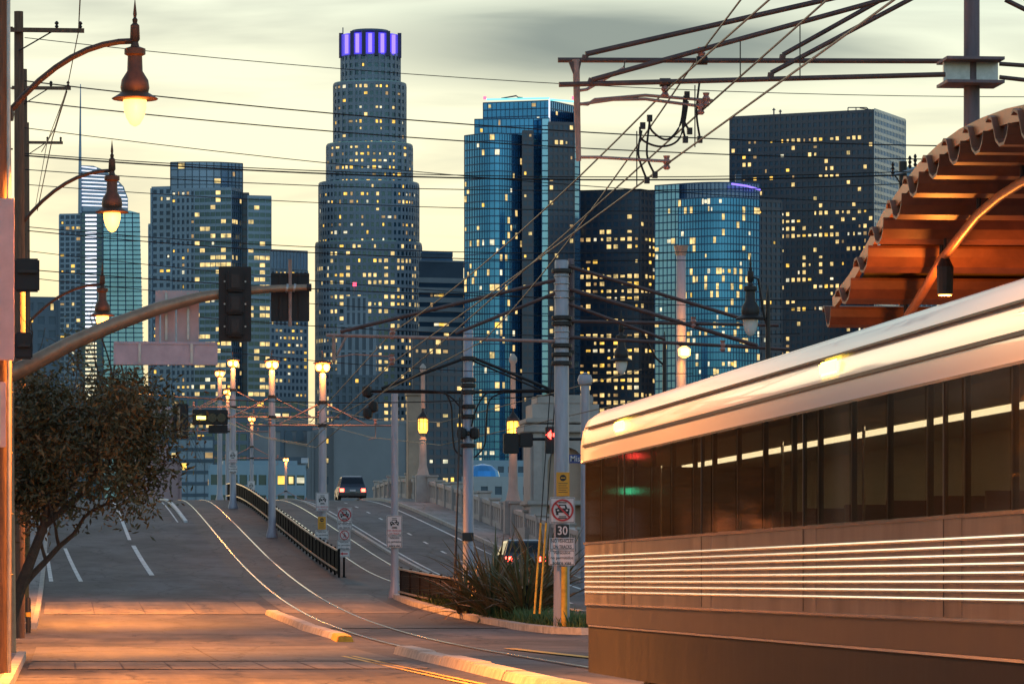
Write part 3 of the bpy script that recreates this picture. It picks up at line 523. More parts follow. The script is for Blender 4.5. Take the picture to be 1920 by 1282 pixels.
# --- lantern posts on the balustrade
def lantern_post(px, Y, ylan, lab):
    g0 = at_y(px, 0, Y); t = thing('lantern_post', (g0.x, Y, gz(Y)), lab, 'street lamp', 'lantern posts on the bridge'); zl = at_y(px, ylan, Y).z; z0 = gz(Y)+.1; c = (g0.x, Y, 0)
    MB().box((g0.x-.45, Y-.45, z0), (g0.x+.45, Y+.45, z0+1.7)).build('pedestal', 'stone_pale', t, bevel=.04)
    MB().lathe(c, [(.38, z0+1.7), (.30, z0+2.0), (.24, z0+2.3), (.2, z0+4), (.17, zl-1.0), (.24, zl-.9), (.1, zl-.7), (.26, zl-.55)], 14).build('post', 'stone_pale', t, True)
    MB().lathe(c, [(.22, zl-.5), (.3, zl-.3), (.3, zl+.3), (.24, zl+.36)], 8).build('lantern_glass', 'lantern_glass', t)
    ca = MB().lathe(c, [(.36, zl+.36), (.3, zl+.5), (.12, zl+.72), (.05, zl+.8), (.02, zl+1.2)], 8)
    for k in range(8): q = 2*math.pi*k/8; ca.tube([(g0.x+.31*math.cos(q), Y+.31*math.sin(q), zl-.3), (g0.x+.31*math.cos(q), Y+.31*math.sin(q), zl+.36)], .022, 4)
    ca.tube([(g0.x-.31, Y-.0, zl), (g0.x+.31, Y, zl)], .02, 4); ca.build('lantern_cage', 'black_metal', t)
    # tall column rising behind the lantern
    MB().lathe(c, [(.14, zl+1.0), (.12, zl+3.2), (.2, zl+3.3), (.2, zl+3.5), (.05, zl+3.7)], 10).build('finial', 'stone_pale', t, True)
    lamp_light(t, (g0.x, Y-.5, zl), 120, .25)
lantern_post(793, 268, 796, 'lit amber lantern post near the plain pylon'); lantern_post(962, 218, 803, 'lit amber lantern post near the arched portal')
# --- fences of posts, rails and mesh panels
def fence(Y0, Y1, xf, n, h, lab):
    t = thing('track_fence', (xf(Y0), Y0, gz(Y0)), lab, 'fence')
    for k in range(n+1):
        Y = Y0+(Y1-Y0)*k/n; x = xf(Y)+xo(Y); z = gz(Y); MB().box((x-.045, Y-.045, z), (x+.045, Y+.045, z+h)).build('post', 'fence_dark', t)
        if k < n:
            Yb = Y0+(Y1-Y0)*(k+1)/n; xb = xf(Yb)+xo(Yb); zb = gz(Yb)
            MB().obox((x, Y+.07*(1 if Yb > Y else -1), z+.08+(h-.16)/2), (xb, Yb, zb+.08+(h-.16)/2), (0, 0, 1), .02, h-.2).build('panel', 'fence_dark', t)
            for hz in (h-.06, .3): MB().obox((x-.09, Y, z+hz), (xb-.09, Yb, zb+hz), (0, 0, 1), .05, .06).build('rail', 'fence_rail', t)
    return t
fence(176, 296, lambda Y: 10.95, 46, 1.15, 'long dark track fence climbing the bridge between the rails'); fence(154, 126, lambda Y: 11.75+(154-Y)*.052, 11, 1.15, 'short curved dark fence behind the flax bushes')
# --- overhead line poles with twin lamps on the bridge
def bridge_pole(px, Y, ytop, r, lab, lamps=True, arms=True, watts=420, m='pole_grey', arm_h=5.9, grp='overhead line poles on the bridge', zb=None):
    c = at_y(px, 0, Y); c.z = gz(Y) if zb is None else zb; t = thing('overhead_line_pole', c, lab, 'pole', grp); zt_ = at_y(px, ytop, Y).z
    MB().lathe((c.x, c.y, 0), [(r*1.7, c.z), (r*1.7, c.z+.12), (r*1.12, c.z+.5), (r*1.05, c.z+1.2), (r*.9, zt_)], 14).build('shaft', m, t, True)
    if lamps:
        l = MB().tube([(c.x, Y, zt_), (c.x, Y, zt_+.18)], r*.5, 8).tube([(c.x-.25, Y, zt_+.12), (c.x+.25, Y, zt_+.12)], .05, 6).tube([(c.x-.02, Y, zt_), (c.x-.02, Y, zt_+.95)], .022, 5).lathe((c.x, Y, 0), [(.4, zt_+.42), (.42, zt_+.45), (.2, zt_+.58), (.04, zt_+.62)], 12); l.build('lamp_bracket', 'lamp_iron', t)
        for s in (-1, 1): MB().lathe((c.x+.17*s, Y-.02*s, 0), [(.03, zt_+.08), (.12, zt_+.16), (.15, zt_+.28), (.11, zt_+.4)], 12).build('lamp_globe', 'globe', t, True)
        lamp_light(t, (c.x, Y-.5, zt_+.15), watts, .22)
    if arms:
        z = c.z+arm_h
        for s in (-1, 1):
            MB().tube([(c.x, Y, z), (c.x+3.3*s, Y, z)], .045, 6).build('cantilever', 'tube_light', t); MB().tube([(c.x, Y, z+1.0), (c.x+1.9*s, Y, z+.04)], .04, 6).build('stay', 'tube_light', t)
            MB().tube([(c.x+2.3*s, Y, z), (c.x+2.3*s, Y, z-.55), (c.x+2.0*s, Y, z-.6)], .03, 5).build('registration_arm', 'tube_light', t); MB().lathe((c.x+2.3*s, Y, 0), [(.05, z+.03), (.09, z+.1), (.05, z+.17), (.09, z+.24), (.04, z+.3)], 8).build('insulator', 'insulator', t)
        for zz in (z, z+1.0): MB().lathe((c.x, Y, 0), [(r*1.25, zz-.07), (r*1.25, zz+.07)], 12).build('clamp', 'iron', t)
    return t
bridge_pole(605, 192, 700, .17, 'lamp topped overhead line pole where the dark fence begins'); bridge_pole(510, 217, 694, .17, 'lamp topped overhead line pole midway along the fence'); bridge_pole(437, 258, 690, .17, 'lamp topped overhead line pole where the fence meets the crest')
for px, Y, yt, wh in ((412, 300, 708, 'tallest lamp pole just past the crest'), (427, 335, 742, 'lamp pole right behind the crest sign pole'), (472, 390, 791, 'lamp pole carrying the tiny white car sign'), (536, 510, 866, 'low far lamp pole before the pale blue building')): bridge_pole(px, Y, yt, .16, wh, watts=220, grp='lamp poles beyond the crest')
bridge_pole(740, 156, 738, .13, 'plain grey pole with track warning sign at the kerb island tip', lamps=False, arms=False)
# --- signs
def plate(t, name, x0, x1, y0, y1, Y, m):
    a = at_y(x0, y1, Y); b = at_y(x1, y0, Y); o = MB().box((a.x, Y-.012, a.z), (b.x, Y+.012, b.z)).build(name, m, t, bevel=.006); return o, a, b
def car_icon(p, c, s, Y):
    cx, cz = c; b = MB()
    def poly(q): b.prism([(cx+u*s, cz+v*s) for u, v in q], 'y', Y-.022, Y-.014)
    poly([(-.34, -.12), (.34, -.12), (.36, .08), (.24, .1), (.17, .28), (-.17, .28), (-.24, .1), (-.36, .08)])
    for u in (-1, 1): poly([(.2*u, -.24), (.32*u, -.24), (.32*u, -.12), (.2*u, -.12)][::u])
    for v, w in ((.38, .2), (-.32, .18), (-.40, .22)): poly([(-w, v-.025), (w, v-.025), (w, v+.025), (-w, v+.025)])
    b.build('car_symbol', 'sign_black', p)
    w = MB()
    w.prism([(cx+u*s, cz+v*s) for u, v in ((-.13, .1), (.13, .1), (.11, .22), (-.11, .22))], 'y', Y-.026, Y-.022)
    for u in (-.22, .22): w.prism([(cx+(u+k)*s, cz+v*s) for k, v in ((-.05, -.04), (.05, -.04), (.05, .03), (-.05, .03))], 'y', Y-.026, Y-.022)
    w.build('symbol_detail', 'sign_white', p)
def ban(p, c, r, Y, m='sign_red'):
    cx, cz = c; b = MB(); n = 28; vs = []
    for k in range(n):
        q = 2*math.pi*k/n
        for rr in (r, r*.84): vs += [(cx+rr*math.cos(q), Y-.034, cz+rr*math.sin(q)), (cx+rr*math.cos(q), Y-.027, cz+rr*math.sin(q))]
    fs = []
    for k in range(n):
        i, j = 4*k, 4*((k+1) % n); fs += [(i, j, j+2, i+2), (i+1, i+3, j+3, j+1), (i, i+1, j+1, j), (i+2, j+2, j+3, i+3)]
    b.add(vs, fs); d = r*.64; b.obox((cx-d, Y-.031, cz+d), (cx+d, Y-.031, cz-d), (0, 1, 0), r*.15, .006); b.build('ban_ring', m, p)
def text_in(p, lines, a, b, Y, m='sign_black', fill=.86):
    n = len(lines); hh = (b.z-a.z)/n; w = b.x-a.x; lm = max(len(s) for s in lines)
    for k, s in enumerate(lines): text(s, hh*.82, m, p, ((a.x+b.x)/2, Y-.016, b.z-hh*(k+.52)), w*fill*(len(s)/lm)**.8)
NV = ['NO VEHICLES', 'ON TRACKS']; VN = ['Vehiculos', 'no permitidos', 'sobre vias']
def sign(kind, x0, x1, y0, y1, Y, lab):
    c = at_y((x0+x1)/2, y1, Y); t = thing('sign', c, lab, 'sign')
    p, a, b = plate(t, 'sign_plate', x0, x1, y0, y1, Y, {'orange': 'sign_orange', 'num': 'sign_black', 'red': 'sign_red'}.get(kind, 'sign_white')); cc = ((a.x+b.x)/2, (a.z+b.z)/2); w = b.x-a.x; h = b.z-a.z
    if kind != 'num' and h > .15:
        e = MB(); f = .018
        for lo, hi in (((a.x+f, a.z+f), (b.x-f, a.z+f+.012)), ((a.x+f, b.z-f-.012), (b.x-f, b.z-f)), ((a.x+f, a.z+f+.013), (a.x+f+.012, b.z-f-.013)), ((b.x-f-.012, a.z+f+.013), (b.x-f, b.z-f-.013))): e.box((lo[0], Y-.016, lo[1]), (hi[0], Y-.0125, hi[1]))
        e.build('sign_border', 'sign_black' if kind != 'orange' else 'sign_orange', p)
    if kind == 'ban': car_icon(p, cc, w*.8, Y); ban(p, cc, w*.44, Y)
    if kind == 'car':
        car_icon(p, (cc[0], a.z+h*.62), w*.8, Y); MB().obox((cc[0]-w*.3, Y-.031, a.z+h*.85), (cc[0]+w*.3, Y-.031, a.z+h*.4), (0, 1, 0), w*.05, .006).build('slash', 'sign_white', p)
        text_in(p, ['NO VEHICLES', 'ON TRACK'], Vector((a.x, 0, a.z+.02)), Vector((b.x, 0, a.z+h*.3)), Y, 'sign_red')
    if kind == 'nv': text_in(p, NV, a, b, Y)
    if kind == 'vn': text_in(p, VN, a, b, Y)
    if kind == 'num': text('30', h*.95, 'sign_white', p, (cc[0], Y-.016, cc[1]), w*.74)
    if kind == 'orange':
        MB().lathe((0, 0, 0), [(w*.24, -.004), (w*.24, .004)], 16).build('tmp', 'sign_black'); o = bpy.data.objects['tmp']; me = o.data; bpy.data.objects.remove(o); link('disc', me, p, Vector((cc[0], Y-.018, b.z-w*.42))-wloc(p), (math.pi/2, 0, 0))
        MB().box((cc[0]-w*.17, Y-.03, b.z-w*.46), (cc[0]+w*.17, Y-.0225, b.z-w*.38)).build('disc_bar', 'sign_orange', p)
        for k in range(5): MB().box((cc[0]-w*.34, Y-.016, b.z-w*.85-k*h*.09), (cc[0]+w*(.34-.08*(k % 2)), Y-.0125, b.z-w*.85-k*h*.09+.014)).build('small_print', 'sign_black', p)
    if kind == 'ped':
        q = MB(); s = h*.8
        for pts, r in ((((0, .12), (0, -.02)), .05), (((0, -.02), (.12, -.34)), .035), (((0, -.02), (-.13, -.32)), .035), (((0, .1), (.14, -.04)), .028), (((0, .1), (-.13, .0)), .028)): q.tube([(cc[0]+u*s, Y-.02, cc[1]+v*s) for u, v in pts], r*s, 6)
        q.lathe((cc[0], Y-.02, cc[1]+.24*s), [(.01, -.06*s), (.06*s, 0), (.01, .06*s)], 8); q.build('walking_figure', 'sign_black', p); ban(p, cc, h*.46, Y)
    if kind == 'arrow': MB().box((cc[0]-w*.1, Y-.018, cc[1]-h*.09), (cc[0]+w*.32, Y-.0125, cc[1]+h*.09)).prism([(cc[0]-w*.34, cc[1]), (cc[0]-w*.1, cc[1]-h*.25), (cc[0]-w*.1, cc[1]+h*.25)], 'y', Y-.018, Y-.0125).build('arrow', 'sign_red', p)
    MB().box((cc[0]-.04, Y+.013, a.z+.02), (cc[0]+.04, Y+.16, b.z-.02)).build('mount_bracket', 'galv', t)
    return t
S1 = 117.6
for k, x0, x1, y0, y1, lab in (('orange', 1043, 1068, 885, 930, 'orange notice plate on the stout front pole'), ('ban', 1031, 1078, 932, 980, 'square sign with red ring over car on the stout front pole'), ('num', 1042, 1067, 983, 1007, 'black plate with white number 30'),
                       ('nv', 1030, 1078, 1008.5, 1030, 'NO VEHICLES ON TRACKS plate under the number 30'), ('vn', 1029, 1078, 1031, 1059, 'Vehiculos no permitidos sobre vias plate lowest on stout front pole')): sign(k, x0, x1, y0, y1, S1, lab)
for k, x0, x1, y0, y1, lab in (('car', 592, 617, 923, 958, 'pink car sign on the lamp pole at the fence start'), ('orange', 596, 611, 968, 992, 'orange notice plate on the lamp pole at the fence start'), ('vn', 591, 616, 994, 1011, 'Vehiculos plate below the orange notice on lamp pole')): sign(k, x0, x1, y0, y1, 191.6, lab)
for k, x0, x1, y0, y1, lab in (('ban', 632, 660, 951, 978, 'red ring no cars sign at end of the fence'), ('nv', 632, 660, 979, 992, 'NO VEHICLES ON TRACKS plate at end of the fence'), ('ped', 635, 657, 993, 1012, 'red ring no walking sign at end of the fence'), ('vn', 632, 658, 1013, 1030, 'Vehiculos plate under the no walking sign'), ('arrow', 634, 656, 1031, 1044, 'small pink plate with red arrow at end of the fence')): sign(k, x0, x1, y0, y1, 176, lab)
t = thing('sign_post', gp(645, 176.3), 'thin dark post carrying five signs at fence end', 'post'); c = gp(645, 176.3); MB().tube([c, (c.x, c.y, at_y(645, 952, 176.3).z)], .04, 8).build('shaft', 'fence_dark', t); MB().lathe(c, [(.1, 0), (.1, .03)], 10).build('foot', 'fence_dark', t)
for k, x0, x1, y0, y1, lab in (('car', 725, 754, 966, 1003, 'pink car sign on plain pole at island tip'), ('vn', 725, 754, 1004, 1026, 'Vehiculos plate on plain pole at island tip')): sign(k, x0, x1, y0, y1, 155.75, lab)
for k, x0, x1, y0, y1, lab in (('car', 428, 445, 844, 868, 'small pink car sign on the crest lamp pole'), ('vn', 428, 445, 872, 886, 'small plate below pink car sign on crest pole')): sign(k, x0, x1, y0, y1, 257.7, lab)
sign('car', 464, 478, 901, 924, 389.6, 'tiny white car sign on pole beyond the crest')
# --- stout front pole with its cantilevers
def big_pole(px, Y, ytop, r, m, lab, zb=None):
    c = at_y(px, 0, Y); c.z = gz(Y) if zb is None else zb; t = thing('overhead_line_pole', c, lab, 'pole'); zt_ = at_y(px, ytop, Y).z
    MB().lathe((c.x, Y, 0), [(r*1.04, c.z), (r, c.z+1), (r*.86, zt_-.05), (r*.8, zt_)], 18).build('shaft', m, t, True); return t, c, zt_
tp, cp, zp = big_pole(1053, 118, 488, .215, 'pole_grey', 'stout pinkish overhead line pole carrying the number 30 sign')
for y in (508, 596, 607, 648, 665, 681): zz = at_y(1053, y, 118).z; MB().lathe((cp.x, 118, 0), [(.25, zz-.06), (.28, zz-.04), (.28, zz+.04), (.25, zz+.06)], 14).build('clamp', 'iron', tp)
for y in (518, 532, 545, 558, 622, 634): zz = at_y(1053, y, 118).z; MB().lathe((cp.x, 118, 0), [(.212, zz-.015), (.218, zz), (.212, zz+.015)], 14).build('steel_band', 'galv', tp)
q = at_y(1071, 485, 118.2); MB().tube([(q.x, q.y, at_y(1071, 690, 118.2).z), q], .075, 10).build('side_post', 'pole_rust', tp)
for y in (500, 560, 605, 660): zz = at_y(1071, y, 118.2).z; MB().cbox(((q.x+cp.x)/2, 118.1, zz), (.4, .12, .1)).build('post_bracket', 'iron', tp)
MB().tube([gp(1058, 117.3), (gp(1058, 117.3).x, 117.3, at_y(1058, 1062, 117.3).z)], .085, 10).build('yellow_guard', 'kerb_yellow', tp, True)
def pt(x, y, Y): return tuple(at_y(x, y, Y))
for a, b, r, m in (((1045, 640), (612, 628), .045, 'tube_light'), ((1045, 524), (638, 622), .05, 'tube_brown'), ((1045, 548), (855, 625), .045, 'tube_brown'), ((1062, 498), (1400, 600), .05, 'tube_brown'), ((1062, 540), (1420, 648), .055, 'tube_brown'), ((1062, 602), (1460, 610), .045, 'tube_brown'), ((1062, 632), (1480, 655), .045, 'tube_brown'), ((1062, 568), (1246, 636), .045, 'tube_brown')):
    MB().tube([pt(*a, 118), pt(*b, 118)], r, 8).build('cantilever', m, tp, True)
MB().tube([pt(626, 628, 118), pt(626, 678, 118)], .05, 8).tube([pt(649, 631, 118), pt(632, 665, 118)], .035, 6).build('drop_tube', 'tube_light', tp); MB().tube([pt(628, 670, 118), pt(662, 664, 118), pt(730, 668, 118)], .022, 6).build('registration_arm', 'tube_light', tp)
for x, y in ((736, 625), (735, 674), (1300, 604), (1355, 648)): v = at_y(x, y, 118); MB().lathe(v, [(.04, -.16), (.09, -.1), (.05, -.04), (.09, .02), (.05, .08), (.08, .14)], 8).build('insulator', 'insulator', tp)
# --- blue-grey cable pole behind the flax
tb, cb, zb = big_pole(878, 141, 618, .175, 'pole_blue', 'blue grey cable pole rising behind the flax bushes')
for y in (672, 712, 723, 735, 762, 781, 812, 835): zz = at_y(878, y, 141).z; MB().lathe((cb.x, 141, 0), [(.21, zz-.07), (.25, zz-.05), (.25, zz+.05), (.21, zz+.07)], 12).build('clamp', 'iron', tb)
for a, b, r in (((870, 672), (715, 728), .05), ((886, 670), (1045, 735), .05), ((886, 676), (1040, 742), .03), ((870, 735), (684, 733), .055), ((886, 735), (1045, 733), .05)): MB().tube([pt(*a, 141), pt(*b, 141)], r, 8).build('cantilever', 'black_metal', tb, True)
def cable(t, pts, Y, r=.03, nm='cable', m='wire'):
    P = [Vector(pt(x, y, Y)) for x, y in pts]; out = []
    for i in range(len(P)-1):
        p0, p1, p2, p3 = P[max(i-1, 0)], P[i], P[i+1], P[min(i+2, len(P)-1)]
        for k in range(6):
            u = k/6; out.append(.5*((2*p1)+(p2-p0)*u+(2*p0-5*p1+4*p2-p3)*u*u+(3*p1-p0-3*p2+p3)*u**3))
    out.append(P[-1]); MB().tube(out, r, 6).build(nm, m, t, True)
for pts in ([(695, 733), (790, 732), (835, 738), (862, 762), (868, 780)], [(835, 735), (846, 760), (848, 800), (852, 840), (866, 855)], [(1040, 731), (930, 733), (905, 745), (890, 775), (884, 800)], [(945, 735), (918, 750), (912, 790), (908, 835), (889, 858)], [(700, 738), (690, 745), (684, 735)]): cable(tb, pts, 140.8)
for x, y in ((688, 733), (700, 762), (690, 774), (866, 812), (890, 812)): MB().lathe(at_y(x, y, 140.8), [(.02, -.2), (.14, -.14), (.16, 0), (.14, .14), (.02, .2)], 8).build('cable_box', 'black_metal', tb, True)
for a, b in (((866, 730), (850, 1130)), ((862, 745), (854, 1125))): MB().tube([pt(*a, 140.7), pt(*b, 137)], .025, 5).build('guy_wire', 'wire', tb)
plate(tb, 'number_plate', 867, 888, 998, 1014, 140.75, 'sign_black')
# --- other uprights on the right behind the train
t = thing('steel_pole', at_y(1277, 0, 150).xy.to_3d(), 'grey steel pole with burning amber lamp beyond the train', 'street lamp'); v = at_y(1277, 480, 150); MB().tube([(v.x, 150, 1), (v.x, 150, v.z)], [.2, .16], 12).build('shaft', 'pole_blue', t, True); MB().tube([v, v+Vector((0, 0, .35))], [.16, .26], 10).build('cap', 'galv', t)
v = at_y(1283, 660, 149.4); MB().lathe(v, [(.05, -.2), (.2, -.12), (.22, .1), (.08, .2)], 12).build('lamp_globe', 'globe', t, True); MB().tube([v+Vector((0, 0, .15)), v+Vector((-.1, .5, .3))], .05, 6).build('bracket', 'iron', t); lamp_light(t, v-Vector((0, .5, 0)), 300)
t = thing('ball_post', at_y(1097, 0, 160).xy.to_3d(), 'pale post with ball top beside the train roof', 'post'); v = at_y(1097, 712, 160); MB().tube([(v.x, 160, 1), (v.x, 160, v.z-.2)], .16, 12).build('shaft', 'pole_grey', t, True); MB().lathe(v, [(.05, -.28), (.24, -.16), (.28, 0), (.22, .17), (.03, .27)], 12).build('ball', 'pole_grey', t, True)
def lamp_head(t, v, s, lit, m='lamp_iron'):
    """ornate pendant head; v is the middle of the globe"""
    x, y, z = v; b = MB().lathe((x, y, 0), [(.40*s, z+.17*s), (.42*s, z+.19*s), (.24*s, z+.30*s), (.26*s, z+.38*s), (.24*s, z+.52*s), (.14*s, z+.68*s), (.13*s, z+.95*s), (.19*s, z+.98*s), (.19*s, z+1.08*s), (.08*s, z+1.12*s), (.06*s, z+1.2*s), (.09*s, z+1.25*s), (.08*s, z+1.5*s), (.04*s, z+1.54*s), (.05*s, z+1.6*s), (.025*s, z+1.64*s), (.035*s, z+1.7*s), (.004*s, z+1.98*s)], 18)
    b.build('lamp_head', m, t, True)
    MB().lathe((x, y, 0), [(.02*s, z-.31*s), (.09*s, z-.27*s), (.16*s, z-.15*s), (.205*s, z+.02*s), (.21*s, z+.16*s)], 16).build('lamp_globe', 'globe' if lit else 'globe_off', t, True)
for lx, ly, Y, px, lab in ((1165, 686, 140, 1246, 'unlit white pendant lamp left of the amber pole lamp'), (1407, 610, 116, 1440, 'unlit white pendant lamp under the dark slab tower')):
    v = at_y(lx, ly, Y); t = thing('pendant_lamp', (at_y(px, 0, Y).x, Y, 0), lab, 'street lamp', 'unlit pendant lamps'); s = .9 if Y > 120 else .95
    lamp_head(t, v, s, False, 'iron'); X = at_y(px, 0, Y).x; zc = at_y(px, ly-18, Y).z
    MB().tube([v+Vector((0, 0, 1.35*s)), v+Vector((.45*(X-v.x), 0, 1.3*s)), Vector((v.x+.8*(X-v.x), Y, zc-.05)), (X, Y, zc-.3)], .035, 8).build('lamp_arm', 'iron', t, True); MB().tube([(X, Y, 0), (X, Y, zc+.35), (X, Y, zc+.8)], [.1, .06, .01], 10).build('shaft', 'iron', t)
# --- kerb island with grass and flax
def isl(pts, z, m, nm, t, h):
    MB().prism(pts, 'z', z-h, z).build(nm, m, t)
IP = [(11.55, 155), (11.6, 148), (11.9, 138), (12.2, 128), (12.45, 121), (12.85, 116.5), (13.5, 115), (15.5, 115), (16.6, 120), (16.2, 140), (14.3, 156), (12.2, 158)]
ti = thing('kerb_island', (13, 130, .1), 'curved concrete kerbed planting island at foot of poles', 'island')
cen = (13.6, 135)
for a, b in zip(IP, IP[1:]+IP[:1]):
    q = MB(); vs = []
    for x, y in (a, b):
        dx, dy = cen[0]-x, cen[1]-y; ln = math.hypot(dx, dy); dx, dy = dx/ln*.3, dy/ln*.3; z = gz(y)
        if abs(dy) > .25: dx = .3*(1 if dx > 0 else -1)
        vs += [(x, y, z-.1), (x, y, z+.17), (x+dx, y+dy, z+.17), (x+dx, y+dy, z-.1)]
    q.add(vs, [(0, 1, 2, 3), (7, 6, 5, 4), (0, 4, 5, 1), (1, 5, 6, 2), (2, 6, 7, 3)]); q.build('kerb_piece', 'kerb', ti)
bm_ = MB(); vs = [(13.6, 135, gz(135)+.25)]+[(x*.96+13.6*.04, y*.98+135*.02, gz(y)+.13) for x, y in IP]; bm_.add(vs, [(0, i+1, (i+1) % len(IP)+1) for i in range(len(IP))]); bm_.build('soil', 'earth', ti)
gm = MB()
for k in range(7000):
    y = rnd.uniform(115.8, 155); lo = np.interp(y, [115, 121, 138, 155], [13.3, 12.6, 12.0, 11.7]); x = lo+.15+abs(rnd.gauss(0, .9)); z = gz(y)+.12
    if x > 15.6: continue
    h = rnd.uniform(.12, .42)*(1.3 if rnd.random() < .2 else 1); a = rnd.uniform(0, 6.3); dx, dy = math.cos(a)*.018, math.sin(a)*.018; l = rnd.uniform(-.12, .12)
    gm.add([(x-dx, y-dy, z), (x+dx, y+dy, z), (x+l+dx*.6, y+dy*.6, z+h*.7), (x+l*1.8, y+l, z+h)], [(0, 1, 2), (0, 2, 3)])
tag(gm.build('grass', 'grass'), 'shaggy green grass along the island kerb', 'grass', kind='stuff')
def blade_mesh(L, bend, w, m):
    b = MB(); vs = []; n = 6
    for i in range(n+1):
        u = i/n; ww = w*(1-u**3)*(.6+.8*u*(1-u))+.002; y = bend*u*u*L; z = L*u*(1-.25*bend*u)
        vs += [(-ww, y, z), (0, y+ww*.5, z), (ww, y, z)]
    fs = []
    for i in range(n): p = 3*i; fs += [(p, p+1, p+4, p+3), (p+1, p+2, p+5, p+4)]
    o = b.add(vs, fs).build('blade', m); me = o.data; bpy.data.objects.remove(o); return me
BL = [blade_mesh(1, bd, .028, m) for bd in (.1, .3, .55, .85) for m in ('flax', 'flax_green')]
for px, Y, sc, nb, lab in ((872, 134, 1.8, 90, 'flax bush left of the cable pole foot'), (925, 130, 2.7, 130, 'biggest bronze flax bush, in middle of the island'), (985, 126.5, 2.5, 120, 'bronze flax bush beside the stout pole'), (1018, 136, 2.9, 90, 'flax bush tucked behind the stout pole')):
    c = gp(px, Y); c.z += .14; t = thing('flax_bush', c, lab, 'plant', 'flax bushes on the island')
    for k in range(nb):
        a = rnd.uniform(0, 6.28); tl = abs(rnd.gauss(0, .6)); s = sc*rnd.uniform(.65, 1.1)
        link('blade', rnd.choice(BL), t, (math.sin(a)*-.18*rnd.random(), math.cos(a)*.18*rnd.random(), 0), (-min(tl, 1.2), rnd.uniform(-.1, .1), a), (1.9, s, s))
for x, lab in ((1018, 'yellow sleeved guy wire left of stout pole'), (1008, 'second yellow sleeved guy wire by the flax')):
    a, b = at_y(x+30, 640, 118.4), at_y(x-6, 1150, 116.8); t = thing('guy_wire', (b.x, b.y, gz(117)), lab, 'wire'); MB().tube([a, b], .014, 5).build('strand', 'wire', t); d = (a-b); MB().tube([b, b+d*.33], .03, 6).build('sleeve', 'kerb_yellow', t)
# --- vehicles
def car(x, Y, z, lab, bodym, suv):
    t = thing('car', (x, Y, z), lab, 'car'); L, W2, Hh = (4.7, .95, 1.72) if suv else (4.5, .9, 1.45); bh = .95 if suv else .85
    side = [(-L/2, .32), (-L/2-.03, .6), (-L/2+.05, bh), (L/2-1.0, bh-.02), (L/2-.1, bh-.2), (L/2, .5), (L/2-.05, .3), (L/2-.5, .26), (-L/2+.4, .26)]
    MB().prism([(Y+u, z+v) for u, v in side], 'x', x-W2, x+W2).build('body', bodym, t, bevel=.07, smooth=True)
    r0, r1 = (-L/2+.12, L/2-1.5); b = MB(); vs = []
    for zz, ya, yb, w in ((bh-.03, r0, r1+.5, W2-.07), (Hh-.06, r0+.45, r1-.45, W2-.26), (Hh, r0+.7, r1-.7, W2-.36)):
        vs += [(x-w, Y+ya, z+zz), (x+w, Y+ya, z+zz), (x+w, Y+yb, z+zz), (x-w, Y+yb, z+zz)]
    b.add(vs, [(4*i+j, 4*i+(j+1) % 4, 4*i+4+(j+1) % 4, 4*i+4+j) for i in range(2) for j in range(4)]+[(8, 9, 10, 11)]); b.build('cabin', bodym, t)
    def quad(nm, q): MB().add(q, [(0, 1, 2, 3)]).build(nm, 'car_glass', t)
    w0, w1 = W2-.15, W2-.3; quad('rear_window', [(x-w0, Y+r0+.08, z+bh+.08), (x+w0, Y+r0+.08, z+bh+.08), (x+w1, Y+r0+.36, z+Hh-.14), (x-w1, Y+r0+.36, z+Hh-.14)])
    for s in (-1, 1):
        quad('side_window', [(x+s*(W2-.085), Y+r0+.3, z+bh+.07), (x+s*(W2-.085), Y+r1+.1, z+bh+.07), (x+s*(W2-.23), Y+r1-.4, z+Hh-.14), (x+s*(W2-.23), Y+r0+.55, z+Hh-.14)])
        MB().box((x+s*(W2-.22)-.14, Y-L/2-.06, z+bh-.32), (x+s*(W2-.22)+.14, Y-L/2+.05, z+bh-.1)).build('tail_light', 'tail_red', t, bevel=.02)
        for yy in (-L/2+.85, L/2-.9):
            w = MB(); n = 18; vs = []
            for k in range(n): q = 2*math.pi*k/n; vs += [(x+s*(W2-.2), Y+yy+.33*math.cos(q), z+.33+.33*math.sin(q)), (x+s*(W2+.015), Y+yy+.33*math.cos(q), z+.33+.33*math.sin(q))]
            w.add(vs, [(2*k, 2*k+1, 2*((k+1) % n)+1, 2*((k+1) % n)) for k in range(n)]+[tuple(range(0, 2*n, 2)), tuple(range(1, 2*n, 2))[::-1]]); wo = w.build('wheel', 'tyre', t)
            MB().tube([(x+s*(W2-.02), Y+yy, z+.33), (x+s*(W2+.03), Y+yy, z+.33)], .2, 12).build('rim', 'galv', wo)
    MB().box((x-W2+.05, Y-L/2-.09, z+.36), (x+W2-.05, Y-L/2-.01, z+.56)).build('bumper', 'car_dark', t, bevel=.02); MB().box((x-.2, Y-L/2-.06, z+.66), (x+.2, Y-L/2-.03, z+.78)).build('number_plate', 'sign_white', t)
    return t
c = gp(657, 303); car(c.x, 303, gz(303), 'dark car with lit tail lights going over the crest', 'car_dark', True); car(18.4, 178, gz(178), 'dark saloon car with lit tail lights climbing beside the portal', 'car_dark', False)
